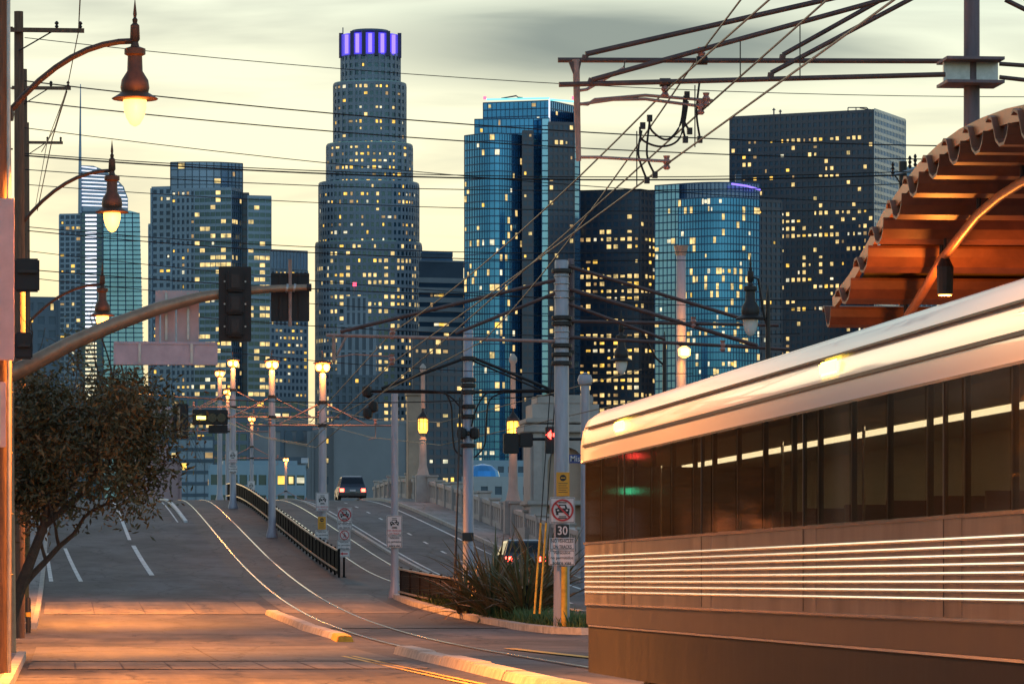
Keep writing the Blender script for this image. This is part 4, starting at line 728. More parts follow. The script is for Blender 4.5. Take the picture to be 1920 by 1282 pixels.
# ================================================================ foreground left
def util_pole(px, Y, ytop, r, arms, lab):
    c = at_y(px, 0, Y); c.z = gz(Y)+.1; t = thing('utility_pole', c, lab, 'pole', 'wooden utility poles down the left kerb'); zt_ = at_y(px, ytop, Y).z
    MB().tube([(c.x, Y, c.z), (c.x+.03, Y, (c.z+zt_)/2), (c.x, Y, zt_)], [r*1.15, r*1.03, r*.85], 14).build('shaft', 'wood', t, True)
    for yy, xe in arms:
        e = at_y(xe, yy, Y-.2); m = MB().box((c.x-.35, Y-.26, e.z-.05), (e.x, Y-.15, e.z+.05)); m.build('crossarm', 'wood', t)
        for f in (.06, .42): v = Vector((e.x-f*(e.x-c.x), Y-.2, e.z+.05)); MB().lathe(v, [(.02, 0), (.05, .04), (.025, .08), (.055, .12), (.02, .17)], 8).build('insulator', 'iron', t)
        MB().tube([(c.x, Y-.18, e.z-.5), (c.x+(e.x-c.x)*.5, Y-.2, e.z-.04)], .018, 5).build('brace', 'iron', t)
    for k in range(10): zz = c.z+1.5+k*.9; MB().tube([(c.x-r*1.2, Y, zz), (c.x+r*1.3, Y, zz)], .012, 4).build('step_bolt', 'iron', t)
    return t
tu0 = util_pole(1, 66, -260, .14, [], 'wooden pole with pale conduit and the salmon sign'); cu0 = wloc(tu0)
v = at_y(16, 0, 65.8); MB().tube([(v.x, 65.8, .1), (v.x, 65.8, 13.5)], .028, 8).build('conduit', 'galv', tu0)
util_pole(35, 106, 22, .13, [(58, 158)], 'wooden pole with long single crossarm carrying the second lamp'); util_pole(44, 136, 130, .13, [(166, 133)], 'wooden pole with its crossarm just above the second lamp'); util_pole(49, 166, 230, .13, [(268, 118)], 'wooden pole with two insulators standing on its crossarm')
def street_lamp(lx, ly, Y, px, py, s, lab, watts, lit=True):
    v = at_y(lx, ly, Y); p = at_y(px, py, Y); t = thing('street_lamp', (v.x, v.y, 0) if False else p, lab, 'street lamp', 'lit pendant street lamps')
    lamp_light(t, (v.x+.1, Y-.6, v.z-.1), 45, .1); lamp_head(t, v, s, lit); d = v.x-p.x; top = v.z+1.22*s; pts = [p]
    for k in range(1, 9): u = k/8; pts.append(Vector((p.x+d*u, Y, p.z+(top-p.z)*(1-(1-u)**2.1))))
    MB().tube(pts, .045, 8).build('lamp_arm', 'lamp_iron', t, True); MB().lathe(p, [(.09, -.1), (.1, 0), (.09, .1)], 8).build('arm_clamp', 'iron', t)
    lamp_light(t, (v.x, Y, v.z-.42*s), watts, .12, kind='SPOT'); return t
street_lamp(253, 205, 66, 14, 214, .83, 'ornate street lamp glowing orange on a long curved arm, clear of the tree', 21000)
street_lamp(210, 412, 106, 36, 425, .96, 'ornate glowing street lamp just above the bare twigs', 15000)
street_lamp(192, 602, 140, 52, 606, .95, 'ornate glowing street lamp seen through the twigs', 16000)
# the same row of lamps goes on behind the picture's left edge, on the station side too
def post_lamp(x, Y, z, s, lab, watts):
    t = thing('street_lamp', (x, Y, .1), lab, 'street lamp', 'lit pendant street lamps'); d = 2.2*s; MB().tube([(x, Y, .1), (x, Y, 2), (x, Y, z+1.2)], [.14, .1, .07], 12).build('shaft', 'lamp_iron', t, True)
    MB().tube([(x, Y, z+.6), (x+d*.4, Y, z+1.15), (x+d, Y, z+1.22)], .045, 8).build('lamp_arm', 'lamp_iron', t, True); lamp_head(t, (x+d, Y, z), 1.0, True); lamp_light(t, (x+d, Y, z-.42), watts, .12, kind='SPOT')
post_lamp(-1.6, 52, 9.6, 1, 'ornate lamp post on the near corner pavement', 6500); post_lamp(-1.6, 26, 9.6, 1, 'ornate lamp post well before the crossing', 7000)
# --- mast arm with signals seen from behind
tm = thing('signal_mast', at_y(12, 0, 85).xy.to_3d()+Vector((0, 0, .14)), 'curved tan signal mast arm reaching over the road', 'traffic signal'); X = wloc(tm).x
MB().tube([(X, 85, .14), (X, 85, 3), (X, 85, 7.4)], [.19, .16, .13], 14).build('shaft', 'arm_metal', tm, True)
AP = [(18, 702), (60, 682), (130, 645), (210, 610), (300, 577), (380, 556), (450, 546), (520, 541), (576, 539)]
MB().tube([at_y(x, y, 85) for x, y in AP], [.165, .16, .15, .14, .125, .105, .085, .07, .062], 14).build('arm', 'arm_metal', tm, True); v = at_y(579, 539, 85); MB().tube([v-Vector((.04, 0, 0)), v+Vector((.05, 0, 0))], .075, 12).build('end_cap', 'iron', tm)
def arm_y(x): return float(np.interp(x, [p[0] for p in AP], [p[1] for p in AP]))
for x in (235, 300, 318, 362, 440, 452, 538, 552): v = at_y(x, arm_y(x), 85); MB().lathe((0, 0, 0), [(.14-.0001*x, -.02), (.14-.0001*x, .02)], 14).build('tmp2', 'galv'); o = bpy.data.objects['tmp2']; me = o.data; bpy.data.objects.remove(o); link('band', me, tm, v-wloc(tm), (0, math.pi/2+.2, 0))
def head_back(name, x0, x1, y0, y1, Y, lab, front=None):
    a, b = at_y(x0, y1, Y), at_y(x1, y0, Y); t = thing(name, ((a.x+b.x)/2, Y, a.z), lab, 'traffic signal'); w = b.x-a.x; h = b.z-a.z
    MB().box((a.x, Y-.01, a.z), (b.x, Y+.02, b.z)).build('backplate', 'black_metal', t, bevel=.01); cx = (a.x+b.x)/2
    for k in range(3):
        z = a.z+h*(.2+.3*k); MB().prism([(cx-w*.27, z-h*.14), (cx+w*.27, z-h*.14), (cx+w*.27, z+h*.14), (cx-w*.27, z+h*.14)], 'y', Y-.17, Y-.012).build('signal_section', 'black_metal', t, bevel=.04)
        MB().box((cx-w*.13, Y-.2, z-h*.09), (cx+w*.13, Y-.172, z+h*.09)).build('section_door', 'iron', t, bevel=.01)
        for s in (-1, 1): MB().cbox((cx+s*w*.32, Y-.02, z), (.03, .03, .03)).build('bolt', 'galv', t)
        MB().lathe((0, 0, 0), [(.13, 0), (.14, .2)], 12).build('tmp3', 'black_metal'); o = bpy.data.objects['tmp3']; me = o.data; bpy.data.objects.remove(o); link('visor', me, t, Vector((cx, Y+.02, z))-wloc(t), (-math.pi/2, 0, 0))
    return t
head_back('traffic_signal', 410, 471, 500, 640, 84.75, 'three lamp signal head seen from behind, hanging on the curved arm')
def plain_sign(x0, x1, y0, y1, Y, m, lab, frame=True, tube_=None):
    a, b = at_y(x0, y1, Y), at_y(x1, y0, Y); t = thing('sign', ((a.x+b.x)/2, Y, a.z), lab, 'sign'); MB().box((a.x, Y-.012, a.z), (b.x, Y+.012, b.z)).build('sign_plate', m, t, bevel=.008)
    if frame: 
        for z in (a.z+.03, b.z-.03): MB().box((a.x+.01, Y-.035, z-.02), (b.x-.01, Y-.013, z+.02)).build('stiffener', m, t)
    for fx in (.25, .75): xx = a.x+(b.x-a.x)*fx; MB().box((xx-.025, Y-.05, a.z+.04), (xx+.025, Y-.036, b.z-.04)).build('channel', 'galv' if m != 'black_metal' else 'black_metal', t)
    if tube_: u, w = at_y(tube_[0], tube_[2], Y-.06), at_y(tube_[0], tube_[1], Y-.06); MB().tube([u, w], .035, 8).build('mount_tube', 'tube_light', t, True)
    return t
plain_sign(508, 580, 512, 602, 85.35, 'black_metal', 'dark square sign back at tip of the curved arm', True, (544, 486, 612)); plain_sign(291, 373, 545, 641, 85.3, 'sign_pink', 'pinkish sign back halfway along the curved arm', False); plain_sign(213, 408, 641, 684, 84.9, 'sign_back', 'long grey violet street name board hanging below the curved arm', True)
for x, y0, y1 in ((300, 590, 645), (330, 570, 645)): u, w = at_y(x, y0, 85), at_y(x, y1, 84.9); MB().tube([u, w], .02, 6).build('hanger', 'galv', tm)
v = at_y(14, 372, 65.3); a = at_y(-40, 675, 65.3); b = at_y(27, 372, 65.3); t = thing('banner_sign', ((a.x+b.x)/2, 65.3, a.z), 'tall salmon sign back with round corners on the conduit pole', 'sign'); MB().box((a.x, 65.28, a.z), (b.x, 65.32, b.z)).build('panel', 'sign_pink', t, bevel=.012)
for z in (a.z+.5, b.z-.5): MB().cbox((cu0.x, 65.5, z), (.3, .4, .06)).build('bracket', 'galv', t)
plain_sign(-40, 11, 716, 838, 65.3, 'sign_back', 'pale lavender sign below the salmon sign', False)
for y0, y1, lab in ((486, 547, 'upper dark pole signal hidden by twigs'), (624, 673, 'lower dark pole signal hidden by twigs')):
    a, b = at_y(28, y1, 84.2), at_y(74 if y0 < 500 else 61, y0, 84.2); t = thing('traffic_signal', ((a.x+b.x)/2, 84.2, a.z), lab, 'traffic signal'); MB().box((a.x, 84, a.z), (b.x, 84.3, b.z)).build('housing', 'black_metal', t, bevel=.03)
    MB().box((a.x+.06, 83.9, b.z-.28), (b.x-.04, 83.998, b.z-.22)).build('visor', 'iron', t, bevel=.01); MB().tube([(a.x-.2, 84.15, (a.z+b.z)/2), (a.x, 84.15, (a.z+b.z)/2)], .03, 6).build('bracket', 'iron', t)
a, b = at_y(-8, 950, 121), at_y(20, 835, 121); t = thing('traffic_signal', (a.x+.2, 121, gz(121)), 'pole signal behind the tree showing red and green', 'traffic signal'); MB().box((a.x, 120.9, a.z), (b.x, 121.2, b.z)).build('housing', 'black_metal', t, bevel=.03); MB().tube([(a.x+.2, 121.1, gz(121)), (a.x+.2, 121.1, a.z)], .06, 10).build('post', 'pole_grey', t)
for px, py, m in ((6, 851, 'red_light'), (15, 918, 'green_light')): v = at_y(px, py, 120.85); MB().lathe((0, 0, 0), [(.1, 0), (.09, .05)], 14).build('tmp4', m); o = bpy.data.objects['tmp4']; me = o.data; bpy.data.objects.remove(o); link('signal_lens', me, t, v-wloc(t), (math.pi/2, 0, 0))
# --- far mast arm with transit bar signal
t = thing('signal_mast', gp(40, 127), 'thin far mast arm holding the yellow bar signal', 'traffic signal'); c = wloc(t); MB().tube([at_y(40, 830, 127), at_y(285, 784, 127), at_y(330, 778, 127), at_y(425, 777, 127)], [.08, .07, .06, .05], 10).build('arm', 'galv', t, True); MB().tube([(at_y(40, 0, 127).x, 127, .3), at_y(40, 800, 127)], .1, 10).build('shaft', 'galv', t)
a, b = at_y(324, 822, 126.8), at_y(353, 757, 126.8); t = thing('traffic_signal', ((a.x+b.x)/2, 126.8, a.z), 'narrow dark signal head seen edge on, beside the bar signal', 'traffic signal'); MB().box((a.x, 126.6, a.z), (b.x, 126.9, b.z)).build('housing', 'black_metal', t, bevel=.03); MB().box((a.x+.13, 126.55, a.z+.1), (a.x+.2, 126.598, b.z-.1)).build('edge_strip', 'arm_metal', t)
a, b = at_y(361, 796, 126.7), at_y(427, 768, 126.7); t = thing('traffic_signal', ((a.x+b.x)/2, 126.7, a.z), 'sideways transit signal with glowing yellow bar', 'traffic signal'); MB().box((a.x, 126.6, a.z), (b.x, 126.8, b.z)).build('housing', 'black_metal', t, bevel=.02)
for px, lit in ((377, 1), (398, 0), (415, 0)):
    v = at_y(px, 783, 126.6); MB().lathe((0, 0, 0), [(.14, 0), (.13, .04)], 16).build('tmp5', 'lens_dark'); o = bpy.data.objects['tmp5']; me = o.data; bpy.data.objects.remove(o); l = link('signal_lens', me, t, v-wloc(t), (math.pi/2, 0, 0))
    if lit: MB().box((v.x-.13, 126.53, v.z-.05), (v.x+.13, 126.559, v.z+.05)).build('light_bar', 'amber_light', t)
plain_sign(391, 427, 797, 812, 126.7, 'black_metal', 'small dark sign back under the yellow bar signal', False); plain_sign(282, 324, 762, 778, 127.2, 'sign_back', 'pale sign behind the thin far mast arm, upper', False); plain_sign(284, 324, 783, 801, 127.2, 'sign_back', 'pale sign below the thin far mast arm', False)
# --- signal by the portal
t = thing('traffic_signal', at_y(1000, 850, 135), 'dark boxy signal pair on an arm by the portal lantern', 'traffic signal')
a, b = at_y(944, 850, 135), at_y(972, 812, 135); MB().box((a.x, 134.8, a.z), (b.x, 135.2, b.z)).build('housing', 'black_metal', t, bevel=.03); a, b = at_y(973, 838, 135), at_y(998, 812, 135); MB().box((a.x, 134.8, a.z), (b.x, 135.2, b.z)).build('housing', 'black_metal', t, bevel=.03)
MB().tube([at_y(990, 823, 135), at_y(1125, 823, 135)], .045, 8).build('arm', 'black_metal', t); v = at_y(1125, 0, 135); MB().tube([(v.x, 135, .3), (v.x, 135, at_y(0, 800, 135).z)], .1, 10).build('shaft', 'pole_grey', t)
t2 = thing('traffic_signal', at_y(1030, 845, 134.6), 'red arrow signal beside the stout pole', 'traffic signal'); a, b = at_y(1023, 850, 134.6), at_y(1045, 800, 134.6); MB().box((a.x, 134.5, a.z), (b.x, 134.8, b.z)).build('housing', 'black_metal', t2, bevel=.02)
v = at_y(1032, 815, 134.45); MB().prism([(v.x-.14, v.z), (v.x+.02, v.z+.14), (v.x+.02, v.z+.05), (v.x+.13, v.z+.05), (v.x+.13, v.z-.05), (v.x+.02, v.z-.05), (v.x+.02, v.z-.14)], 'y', 134.43, 134.49).build('arrow_light', 'red_light', t2)
a, b = at_y(1064, 868, 134.5), at_y(1140, 852, 134.5); t = thing('street_name_sign', ((a.x+b.x)/2, 134.5, a.z), 'blue street name plate just right of the stout pole', 'sign'); p = MB().box((a.x, 134.48, a.z), (b.x, 134.52, b.z)).build('sign_plate', 'sign_blue', t); text('Mission', (b.z-a.z)*.95, 'sign_white', p, (a.x+.42, 134.47, (a.z+b.z)/2), .66)
# --- kerbside cabinet and bollard
c = gp(45, 126); t = thing('signal_cabinet', c+Vector((0, 0, .14)), 'narrow dark green cabinet behind the leaning trunks', 'cabinet'); z = c.z+.14; MB().box((c.x-.22, 125.8, z+.1), (c.x+.14, 126.3, z+2.4)).build('housing', 'flax_green', t, bevel=.02); MB().box((c.x-.26, 125.75, z), (c.x+.18, 126.35, z+.1)).build('plinth', 'kerb', t); MB().box((c.x-.18, 125.78, z+.3), (c.x+.1, 125.798, z+2.2)).build('door', 'flax_green', t); MB().box((c.x-.26, 125.72, z+2.402), (c.x+.18, 126.38, z+2.47)).build('hood', 'black_metal', t)
c = gp(53, 118); t = thing('bollard', c, 'black bollard with yellow band at the far corner', 'bollard'); MB().lathe(c, [(.07, 0), (.07, .86), (.05, .93), (.01, .95)], 12).build('post', 'black_metal', t, True); MB().lathe(c, [(.074, .42), (.074, .54)], 12).build('band', 'kerb_yellow', t)
# --- tree
def tree(c, lab, seed, sc=1, spread=1, full=True, leaf=40, lean=0):
    r = random.Random(seed); t = thing('tree', c, lab, 'tree', None); tips = []; wood = MB(); c = Vector(c)
    def limb(p, d, L, rad, lvl):
        pts = [p]; rr = [rad]; q = p.copy(); dd = d.copy(); n = 5
        for k in range(n):
            dd = (dd+Vector((r.gauss(0, .16), r.gauss(0, .16), r.gauss(.02, .1)))).normalized(); q = q+dd*L/n; pts.append(q.copy()); rr.append(rad*(1-.55*(k+1)/n))
        wood.tube(pts, rr, 7 if lvl < 2 else 5 if lvl < 3 else 4, False)
        if lvl >= 3: tips.append((pts[2], dd)); tips.append((q, dd)); 
        if lvl < 4:
            for k in range(3 if lvl < 3 else 2):
                s = pts[r.randint(2, 5)]; a = Vector((r.gauss(0, 1), r.gauss(0, 1), r.gauss(.15, .6))).normalized(); nd = (dd*.75+a*.8*spread); nd.z = max(nd.z, .65 if lvl < 2 else -.35); limb(s, nd.normalized(), L*r.uniform(.55, .8), rad*.5, lvl+1)
    for dx, dy in ((-.35, .1), (.12, .0), (.3, -.2)): limb(c+Vector((dx*.4, dy, -.1)), Vector((dx*.55+lean, dy, 1)).normalized(), 2.6*sc, .12*sc, 0)
    wood.build('trunk', 'bark', t, True)
    for nm, m, off in (('crown', 'leaf_dark', 0), ('lower_foliage', 'leaf_brown', 1)):
        lf = MB()
        for j, (p, d) in enumerate(tips):
            if (j % 3 == 0) != (off == 1): continue
            if p.z < c.z+1.6: continue
            if p.z > c.z+4.1*sc and r.random() < (.93 if full else .4): continue
            for k in range(leaf):
                q = p+Vector((r.gauss(0, .17), r.gauss(0, .2), r.gauss(-.12, .22)))*sc; a = Vector((r.gauss(0, 1), r.gauss(0, 1), r.gauss(-.4, .8))).normalized()*r.uniform(.09, .2); b = a.cross(Vector((r.gauss(0, 1), r.gauss(0, 1), r.gauss(0, 1))))*.0+a.cross(Vector((r.gauss(0, 1), r.gauss(0, 1), r.gauss(0, 1)))).normalized()*.026
                lf.add([q, q+a*.5+b, q+a, q+a*.5-b], [(0, 1, 2, 3)])
        lf.build(nm, m, t)
    return t
tree(at_y(6, 0, 88).xy.to_3d()+Vector((0, 0, .14)), 'leaning street tree with bare upper twigs and dark drooping foliage', 5, 1.3, .85, leaf=95, lean=-.02)
tree(at_y(5, 0, 124).xy.to_3d()+Vector((-.2, 0, .3)), 'dense dark tree behind the curved signal arm', 11, 1.4, .8, leaf=110)
tree(Vector((-3.6, 100, .1)), 'street tree behind the wooden poles', 23, 1.1, 1.1, False); tree(Vector((-4.2, 66, .14)), 'street tree on the corner pavement', 31, 1.1, 1.1, False)
# --- corner building on the left, past the picture's edge
t = thing('unseen_corner_building', (-14, 60, 0), 'unseen two storey brick corner building set back from the left pavement', 'building'); MB().box((-22, 20, 0), (-9.2, 82, 8.5)).build('wall', 'stone_warm', t)
for k in range(12):
    for z in (1.2, 5.0): MB().box((-9.22, 23+k*4.9, z), (-9.12, 25.6+k*4.9, z+2)).build('window', 'lens_dark', t)
t = thing('added_warehouse', (-15, 190, 0), 'unseen long low brick warehouse added for the train windows to mirror', 'building'); MB().box((-26, 126, -.2), (-7.5, 262, 10)).build('wall', 'brick', t); MB().box((-26.3, 125.7, 10.004), (-7.2, 262.3, 10.5)).build('parapet', 'stone_warm', t)  # out of view, added and sized so the train windows mirror brick instead of sky
for k in range(16):
    for z in (2, 6): MB().box((-7.53, 130+k*8, z), (-7.44, 134+k*8, z+2.4)).build('window', 'lens_dark', t)  # windows of the added unseen building
# ================================================================ train
tr = thing('light_rail_train', (8.35, 40, 0), 'silver and white light rail train with dark windows and ribbed steel sides', 'train'); XL, XR, YN, YF = 7.02, 9.68, 61.0, 4.0
def sect(Y, k, z0=1.25):                   # half sections: white upper body; k shrinks towards the nose
    w = (XR-XL)/2*k; cx = (XL+XR)/2; top = 3.86-.5*(1-k)
    pr = [(-w, 3.12), (-w, 3.36), (-w+.03, 3.55), (-w+.10, 3.70), (-w+.24, 3.80), (-w+.5, top), (w-.5, top), (w-.24, 3.80), (w-.1, 3.70), (w-.03, 3.55), (w, 3.36), (w, 3.12)]
    return [(cx+x, Y, min(z, top)) for x, z in pr]
b = MB(); ys = [YF, 20, 34, 48, 59.4, 60.2, 60.7, YN]; ks = [1, 1, 1, 1, 1, .97, .9, .78]; n = 12; vs = []
for y, k in zip(ys, ks): vs += sect(y, k)
b.add(vs, [(i*n+j, i*n+j+1, (i+1)*n+j+1, (i+1)*n+j) for i in range(len(ys)-1) for j in range(n-1)]+[tuple(range(n)), tuple((len(ys)-1)*n+j for j in range(n))[::-1]]); b.build('roof', 'train_white', tr, True)
MB().box((XL-.006, YF, 3.555), (XL+.03, 59.3, 3.575)).build('roof_seam', 'train_dark', tr); MB().box((XL-.02, YF, 3.31), (XL+.02, 59.5, 3.345)).build('drip_rail', 'train_dark', tr); MB().box((XL-.012, YF, 3.10), (XL+.05, 59.5, 3.125)).build('window_trim', 'train_ridge', tr); MB().box((XL-.012, YF, 2.0), (XL+.05, 59.5, 2.03)).build('window_sill', 'train_ridge', tr)
# lower body with tapering nose
def low(nm, z0, z1, m, inset=0, ext=0):
    P = [(XL+inset, YF), (XR-inset, YF), (XR-inset, 59.4), (XR-.25, 60.5+ext), (XR-.7, 61.4+ext), (XL+.7, 61.4+ext), (XL+.25, 60.5+ext), (XL+inset, 59.4)]; MB().prism(P, 'z', z0, z1).build(nm, m, tr)
low('side_panel', 1.18, 2.0, 'train_steel'); low('sole_bar', .93, 1.178, 'train_sole', .02, .05); low('skirt', .28, .928, 'train_skirt', .05, .1); low('floor', .96, 1.02, 'train_dark', .1)
MB().box((XL-.01, YF, 1.19), (XL+.01, 59.3, 1.21)).build('body_line', 'train_ridge', tr); MB().box((XL+.03, YF, .9), (XL+.06, 59.3, .925)).build('skirt_line', 'train_ridge', tr)
for k in range(8):
    z = 1.36+k*.068; MB().tube([(XL-.002, YF, z), (XL-.002, 59.3, z)], .017, 8).build('side_rib', 'train_ridge', tr)
# window band: panes, pillars, doors
y = 59.4; k = 0
while y > YF+2:
    door = k % 4 == 2; w = 1.5 if door else 1.75
    if door:
        d = MB().box((XL-.004, y-w+.04, 1.22), (XL+.03, y-.04, 2.0)).build('door', 'train_steel', tr)
        for q in (0, 1): MB().box((XL+.0, y-w+.05+q*(w/2), 2.035), (XL+.03, y-w+w/2-.04+q*(w/2), 3.098)).build('door_glass', 'train_glass', d)
        MB().box((XL-.008, y-w/2-.012, 1.22), (XL+.032, y-w/2+.012, 3.09)).build('door_seal', 'train_dark', d)
    else: MB().box((XL+.0, y-w+.03, 2.035), (XL+.03, y-.03, 3.098)).build('window', 'train_glass', tr)
    MB().box((XL+.012, y-.03, 2.032), (XL+.06, y+.03, 3.1)).build('window_pillar', 'train_dark', tr); y -= w; k += 1
MB().box((XR-.05, YF, 2.03), (XR, 59.6, 3.1)).build('far_wall', 'train_inside', tr); MB().box((XL+.1, YF, 3.05), (XR-.1, 59.4, 3.11)).build('ceiling', 'train_inside', tr)
MB().prism([(XL+.03, 59.42), (XR-.06, 59.42), (XR-.4, 60.9), (XL+.4, 60.9)], 'z', 2.0, 3.1).build('cab_windscreen', 'train_dark', tr)
for k in range(22):
    y = 58.4-k*2.5; s = MB().box((XR-1.1, y-.25, 1.05), (XR-.15, y+.25, 1.5)).box((XR-1.1, y-.25, 1.5), (XR-.15, y-.17, 2.35)); s.build('seat', 'train_seat', tr)
    if k % 2 == 0: MB().tube([(XL+.9, y, 1.02), (XL+.9, y, 3.05)], .018, 6).build('grab_pole', 'train_ridge', tr)
for x in ((XL+XR)/2,): MB().box((x-.12, YF+1, 3.03), (x+.12, 58.6, 3.048)).build('ceiling_light', 'train_lamp', tr)
for yb in (56, 44, 30, 16):
    bg_ = MB().box((XL+.25, yb-1.3, .25), (XR-.25, yb+1.3, .6)).build('bogie', 'train_dark', tr)
    for dy in (-.95, .95):
        for x in (7.6, 9.04): MB().tube([(x-.06, yb+dy, .36), (x+.06, yb+dy, .36)], .33, 18).build('wheel', 'iron', bg_)
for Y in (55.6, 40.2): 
    v = Vector((XL, Y, 3.47)); MB().box((XL-.03, Y-.45, 3.40), (XL+.01, Y+.45, 3.53)).build('lamp_reflection', 'amber_light', tr, bevel=.02)  # glowing amber boxes stand in for street lamp reflections on the glossy roof side
# ================================================================ station canopy
tc_ = thing('station_canopy', (11, 52, .3), 'orange ribbed barrel canopy of the station behind the train', 'canopy'); XC = 10.5
CP = [(1557, 590), (1590, 546), (1624, 487), (1653, 433), (1687, 386), (1719, 344), (1757, 309), (1796, 282), (1838, 262), (1884, 246), (1935, 236), (1990, 230)]
W_ = [at_x(x+18, y+4, XC) for x, y in CP]; XE = 16.5
for i, p in enumerate(W_):
    n_ = W_[min(i+1, len(W_)-1)]; q = W_[max(i-1, 0)]; d = (n_-q).normalized(); up = Vector((0, -d.z, d.y)) if True else None
    if up.z < 0: up = -up
    w = .62*(n_-q).length if 0 < i < len(W_)-1 else .9; prof = []
    sec = [(-.50, .16), (-.42, .20), (-.30, .17), (-.22, .06), (-.14, -.08), (0, -.15), (.16, -.14), (.26, -.05), (.30, .05)]
    for u, v in sec: prof.append(p + d*u*w*.9 + up*v)
    for u, v in sec[::-1]: prof.append(p + d*u*w*.9 + up*(v+.035))
    MB().prism([(v.y, v.z) for v in prof], 'x', XC-.17, XE).build('roof_panel', 'canopy_panel', tc_)
    if i < len(W_)-1: m0, m1 = p+up*.19, n_+up*.19; MB().add([(XC+.05, m0.y, m0.z), (XE, m0.y, m0.z), (XE, m1.y, m1.z), (XC+.05, m1.y, m1.z)], [(0, 1, 2, 3)]).build('soffit_panel', 'canopy_under', tc_)
rim = [p + Vector((0, 0, .1)) for p in W_]
b = MB(); vs = []
for i, p in enumerate(rim):
    d = (rim[min(i+1, len(rim)-1)]-rim[max(i-1, 0)]).normalized(); up = Vector((0, -d.z, d.y)); up = up if up.z > 0 else -up
    vs += [Vector((XC-.1, p.y, p.z)), Vector((XC-.04, p.y, p.z)), Vector((XC-.04, p.y, p.z))+up*.17, Vector((XC-.1, p.y, p.z))+up*.17]
b.add(vs, [(4*i+j, 4*i+(j+1) % 4, 4*i+4+(j+1) % 4, 4*i+4+j) for i in range(len(rim)-1) for j in range(4)]+[(0, 1, 2, 3)]); b.build('rim_beam', 'canopy_orange', tc_, False)
for xx in (11.15, 13.6):
    MB().tube([Vector((xx, p.y, p.z-.34)) for p in W_], .06, 10).build('arch_pipe', 'canopy_orange', tc_, True); e = W_[0]; MB().tube([(xx, e.y, .3), (xx, e.y, e.z-.3)], .1, 10).build('column', 'canopy_orange', tc_)
    for p in W_[1::2]: MB().tube([(xx, p.y, p.z-.3), (xx, p.y, p.z-.08)], .03, 6).build('strut', 'iron', tc_)
for px, py in ((1772, 515),):
    v = at_x(px, py, 11.15); f = MB().tube([v+Vector((0, 0, .25)), v+Vector((0, 0, .55))], .02, 6).lathe(v, [(.1, -.25), (.11, .1), (.05, .22), (.02, .25)], 12); f.build('hanging_light', 'iron', tc_); MB().lathe(v, [(.085, -.265), (.08, -.252)], 12).build('light_lens', 'globe', tc_); lamp_light(tc_, v-Vector((0, 0, .4)), 130, .08)
struct(MB().box((10.2, 10, -.1), (16.0, 62, .32)).build('platform', 'pavement'))
# ================================================================ near overhead line structure
tp, cp, zp = big_pole(1822, 60, -160, .125, 'pole_rust', 'tall purple brown pole with I-beam behind the orange canopy')
for s, y in ((0, 127),):
    a, b = at_y(1772, 132, 59.7), at_y(1874, 128, 59.9)
    for z in (.16, -.16): MB().box((a.x, 59.55, a.z+z-.02), (b.x, 60.3, a.z+z+.02)).build('beam_flange', 'pole_rust', tp)
    MB().box((a.x+.02, 59.9, a.z-.14), (b.x-.02, 59.96, a.z+.14)).build('beam_web', 'galv', tp)
for a, b, r, m, Y in (((1046, 113), (1772, 115), .036, 'tube_brown', 60.6), ((1048, 159), (1772, 140), .036, 'tube_brown', 59.5), ((1098, 102), (1822, -62), .038, 'tube_brown', 60.6), ((1110, 150), (1822, -46), .036, 'tube_brown', 59.5), ((1468, 103), (1822, -95), .034, 'tube_brown', 60.6), ((1446, 137), (1822, -62), .034, 'tube_brown', 59.5), ((1874, 120), (1990, 128), .03, 'tube_brown', 60), ((1874, 145), (1990, 158), .03, 'tube_brown', 60), ((1885, 0), (1990, 52), .034, 'tube_brown', 60)):
    MB().tube([pt(*a, Y), pt(*b, Y)], r, 10).build('cantilever', m, tp, True)
for a, b, Y in (((1098, 104), (1096, 113), 60.6), ((1110, 148), (1106, 158), 59.5), ((1468, 103), (1466, 114), 60.6), ((1446, 137), (1444, 149), 59.5)): MB().tube([pt(*a, Y), pt(*b, Y)], .045, 8).build('elbow', 'tube_brown', tp)
MB().tube([pt(1080, 112, 60), pt(1082, 200, 60), pt(1085, 302, 60)], [.05, .045, .035], 10).build('drop_tube', 'tube_light', tp, True); MB().prism([(pt(1066, 116, 60)[0], pt(1066, 116, 60)[2]), (pt(1090, 116, 60)[0], pt(1090, 116, 60)[2]), (pt(1084, 142, 60)[0], pt(1084, 142, 60)[2]), (pt(1076, 142, 60)[0], pt(1076, 142, 60)[2])], 'y', 59.97, 60.03).build('gusset', 'tube_brown', tp)
for pts in ([(1086, 170), (1100, 168), (1170, 128), (1172, 112)], [(1086, 195), (1102, 196), (1115, 187), (1210, 179), (1336, 189)], [(1086, 196), (1150, 187), (1210, 186), (1318, 200)], [(1088, 295), (1120, 295), (1258, 303)]): MB().tube([pt(x, y, 60) for x, y in pts], .022, 8).build('registration_arm', 'tube_light', tp, True)
for x, y in ((1247, 170), (1315, 103), (1324, 188), (1314, 203), (1250, 306)): MB().lathe(at_y(x, y, 60), [(.03, -.09), (.055, -.06), (.035, -.02), (.06, .02), (.035, .06), (.05, .1)], 10).build('insulator', 'insulator', tp, True)
for x, y in ((1247, 155), (1316, 114)): MB().tube([pt(x-10, y, 60), pt(x+10, y, 60)], .06, 10).build('pipe_clamp', 'iron', tp, True)
JP = [[(1200, 238), (1204, 262), (1240, 275), (1275, 258), (1290, 190)], [(1217, 222), (1222, 245), (1250, 262), (1275, 235), (1283, 180)], [(1203, 245), (1197, 290), (1213, 338)], [(1218, 228), (1213, 290), (1228, 328)], [(1312, 150), (1306, 210), (1312, 258)], [(1285, 180), (1280, 230), (1285, 262)], [(1288, 185), (1283, 225), (1293, 245)]]
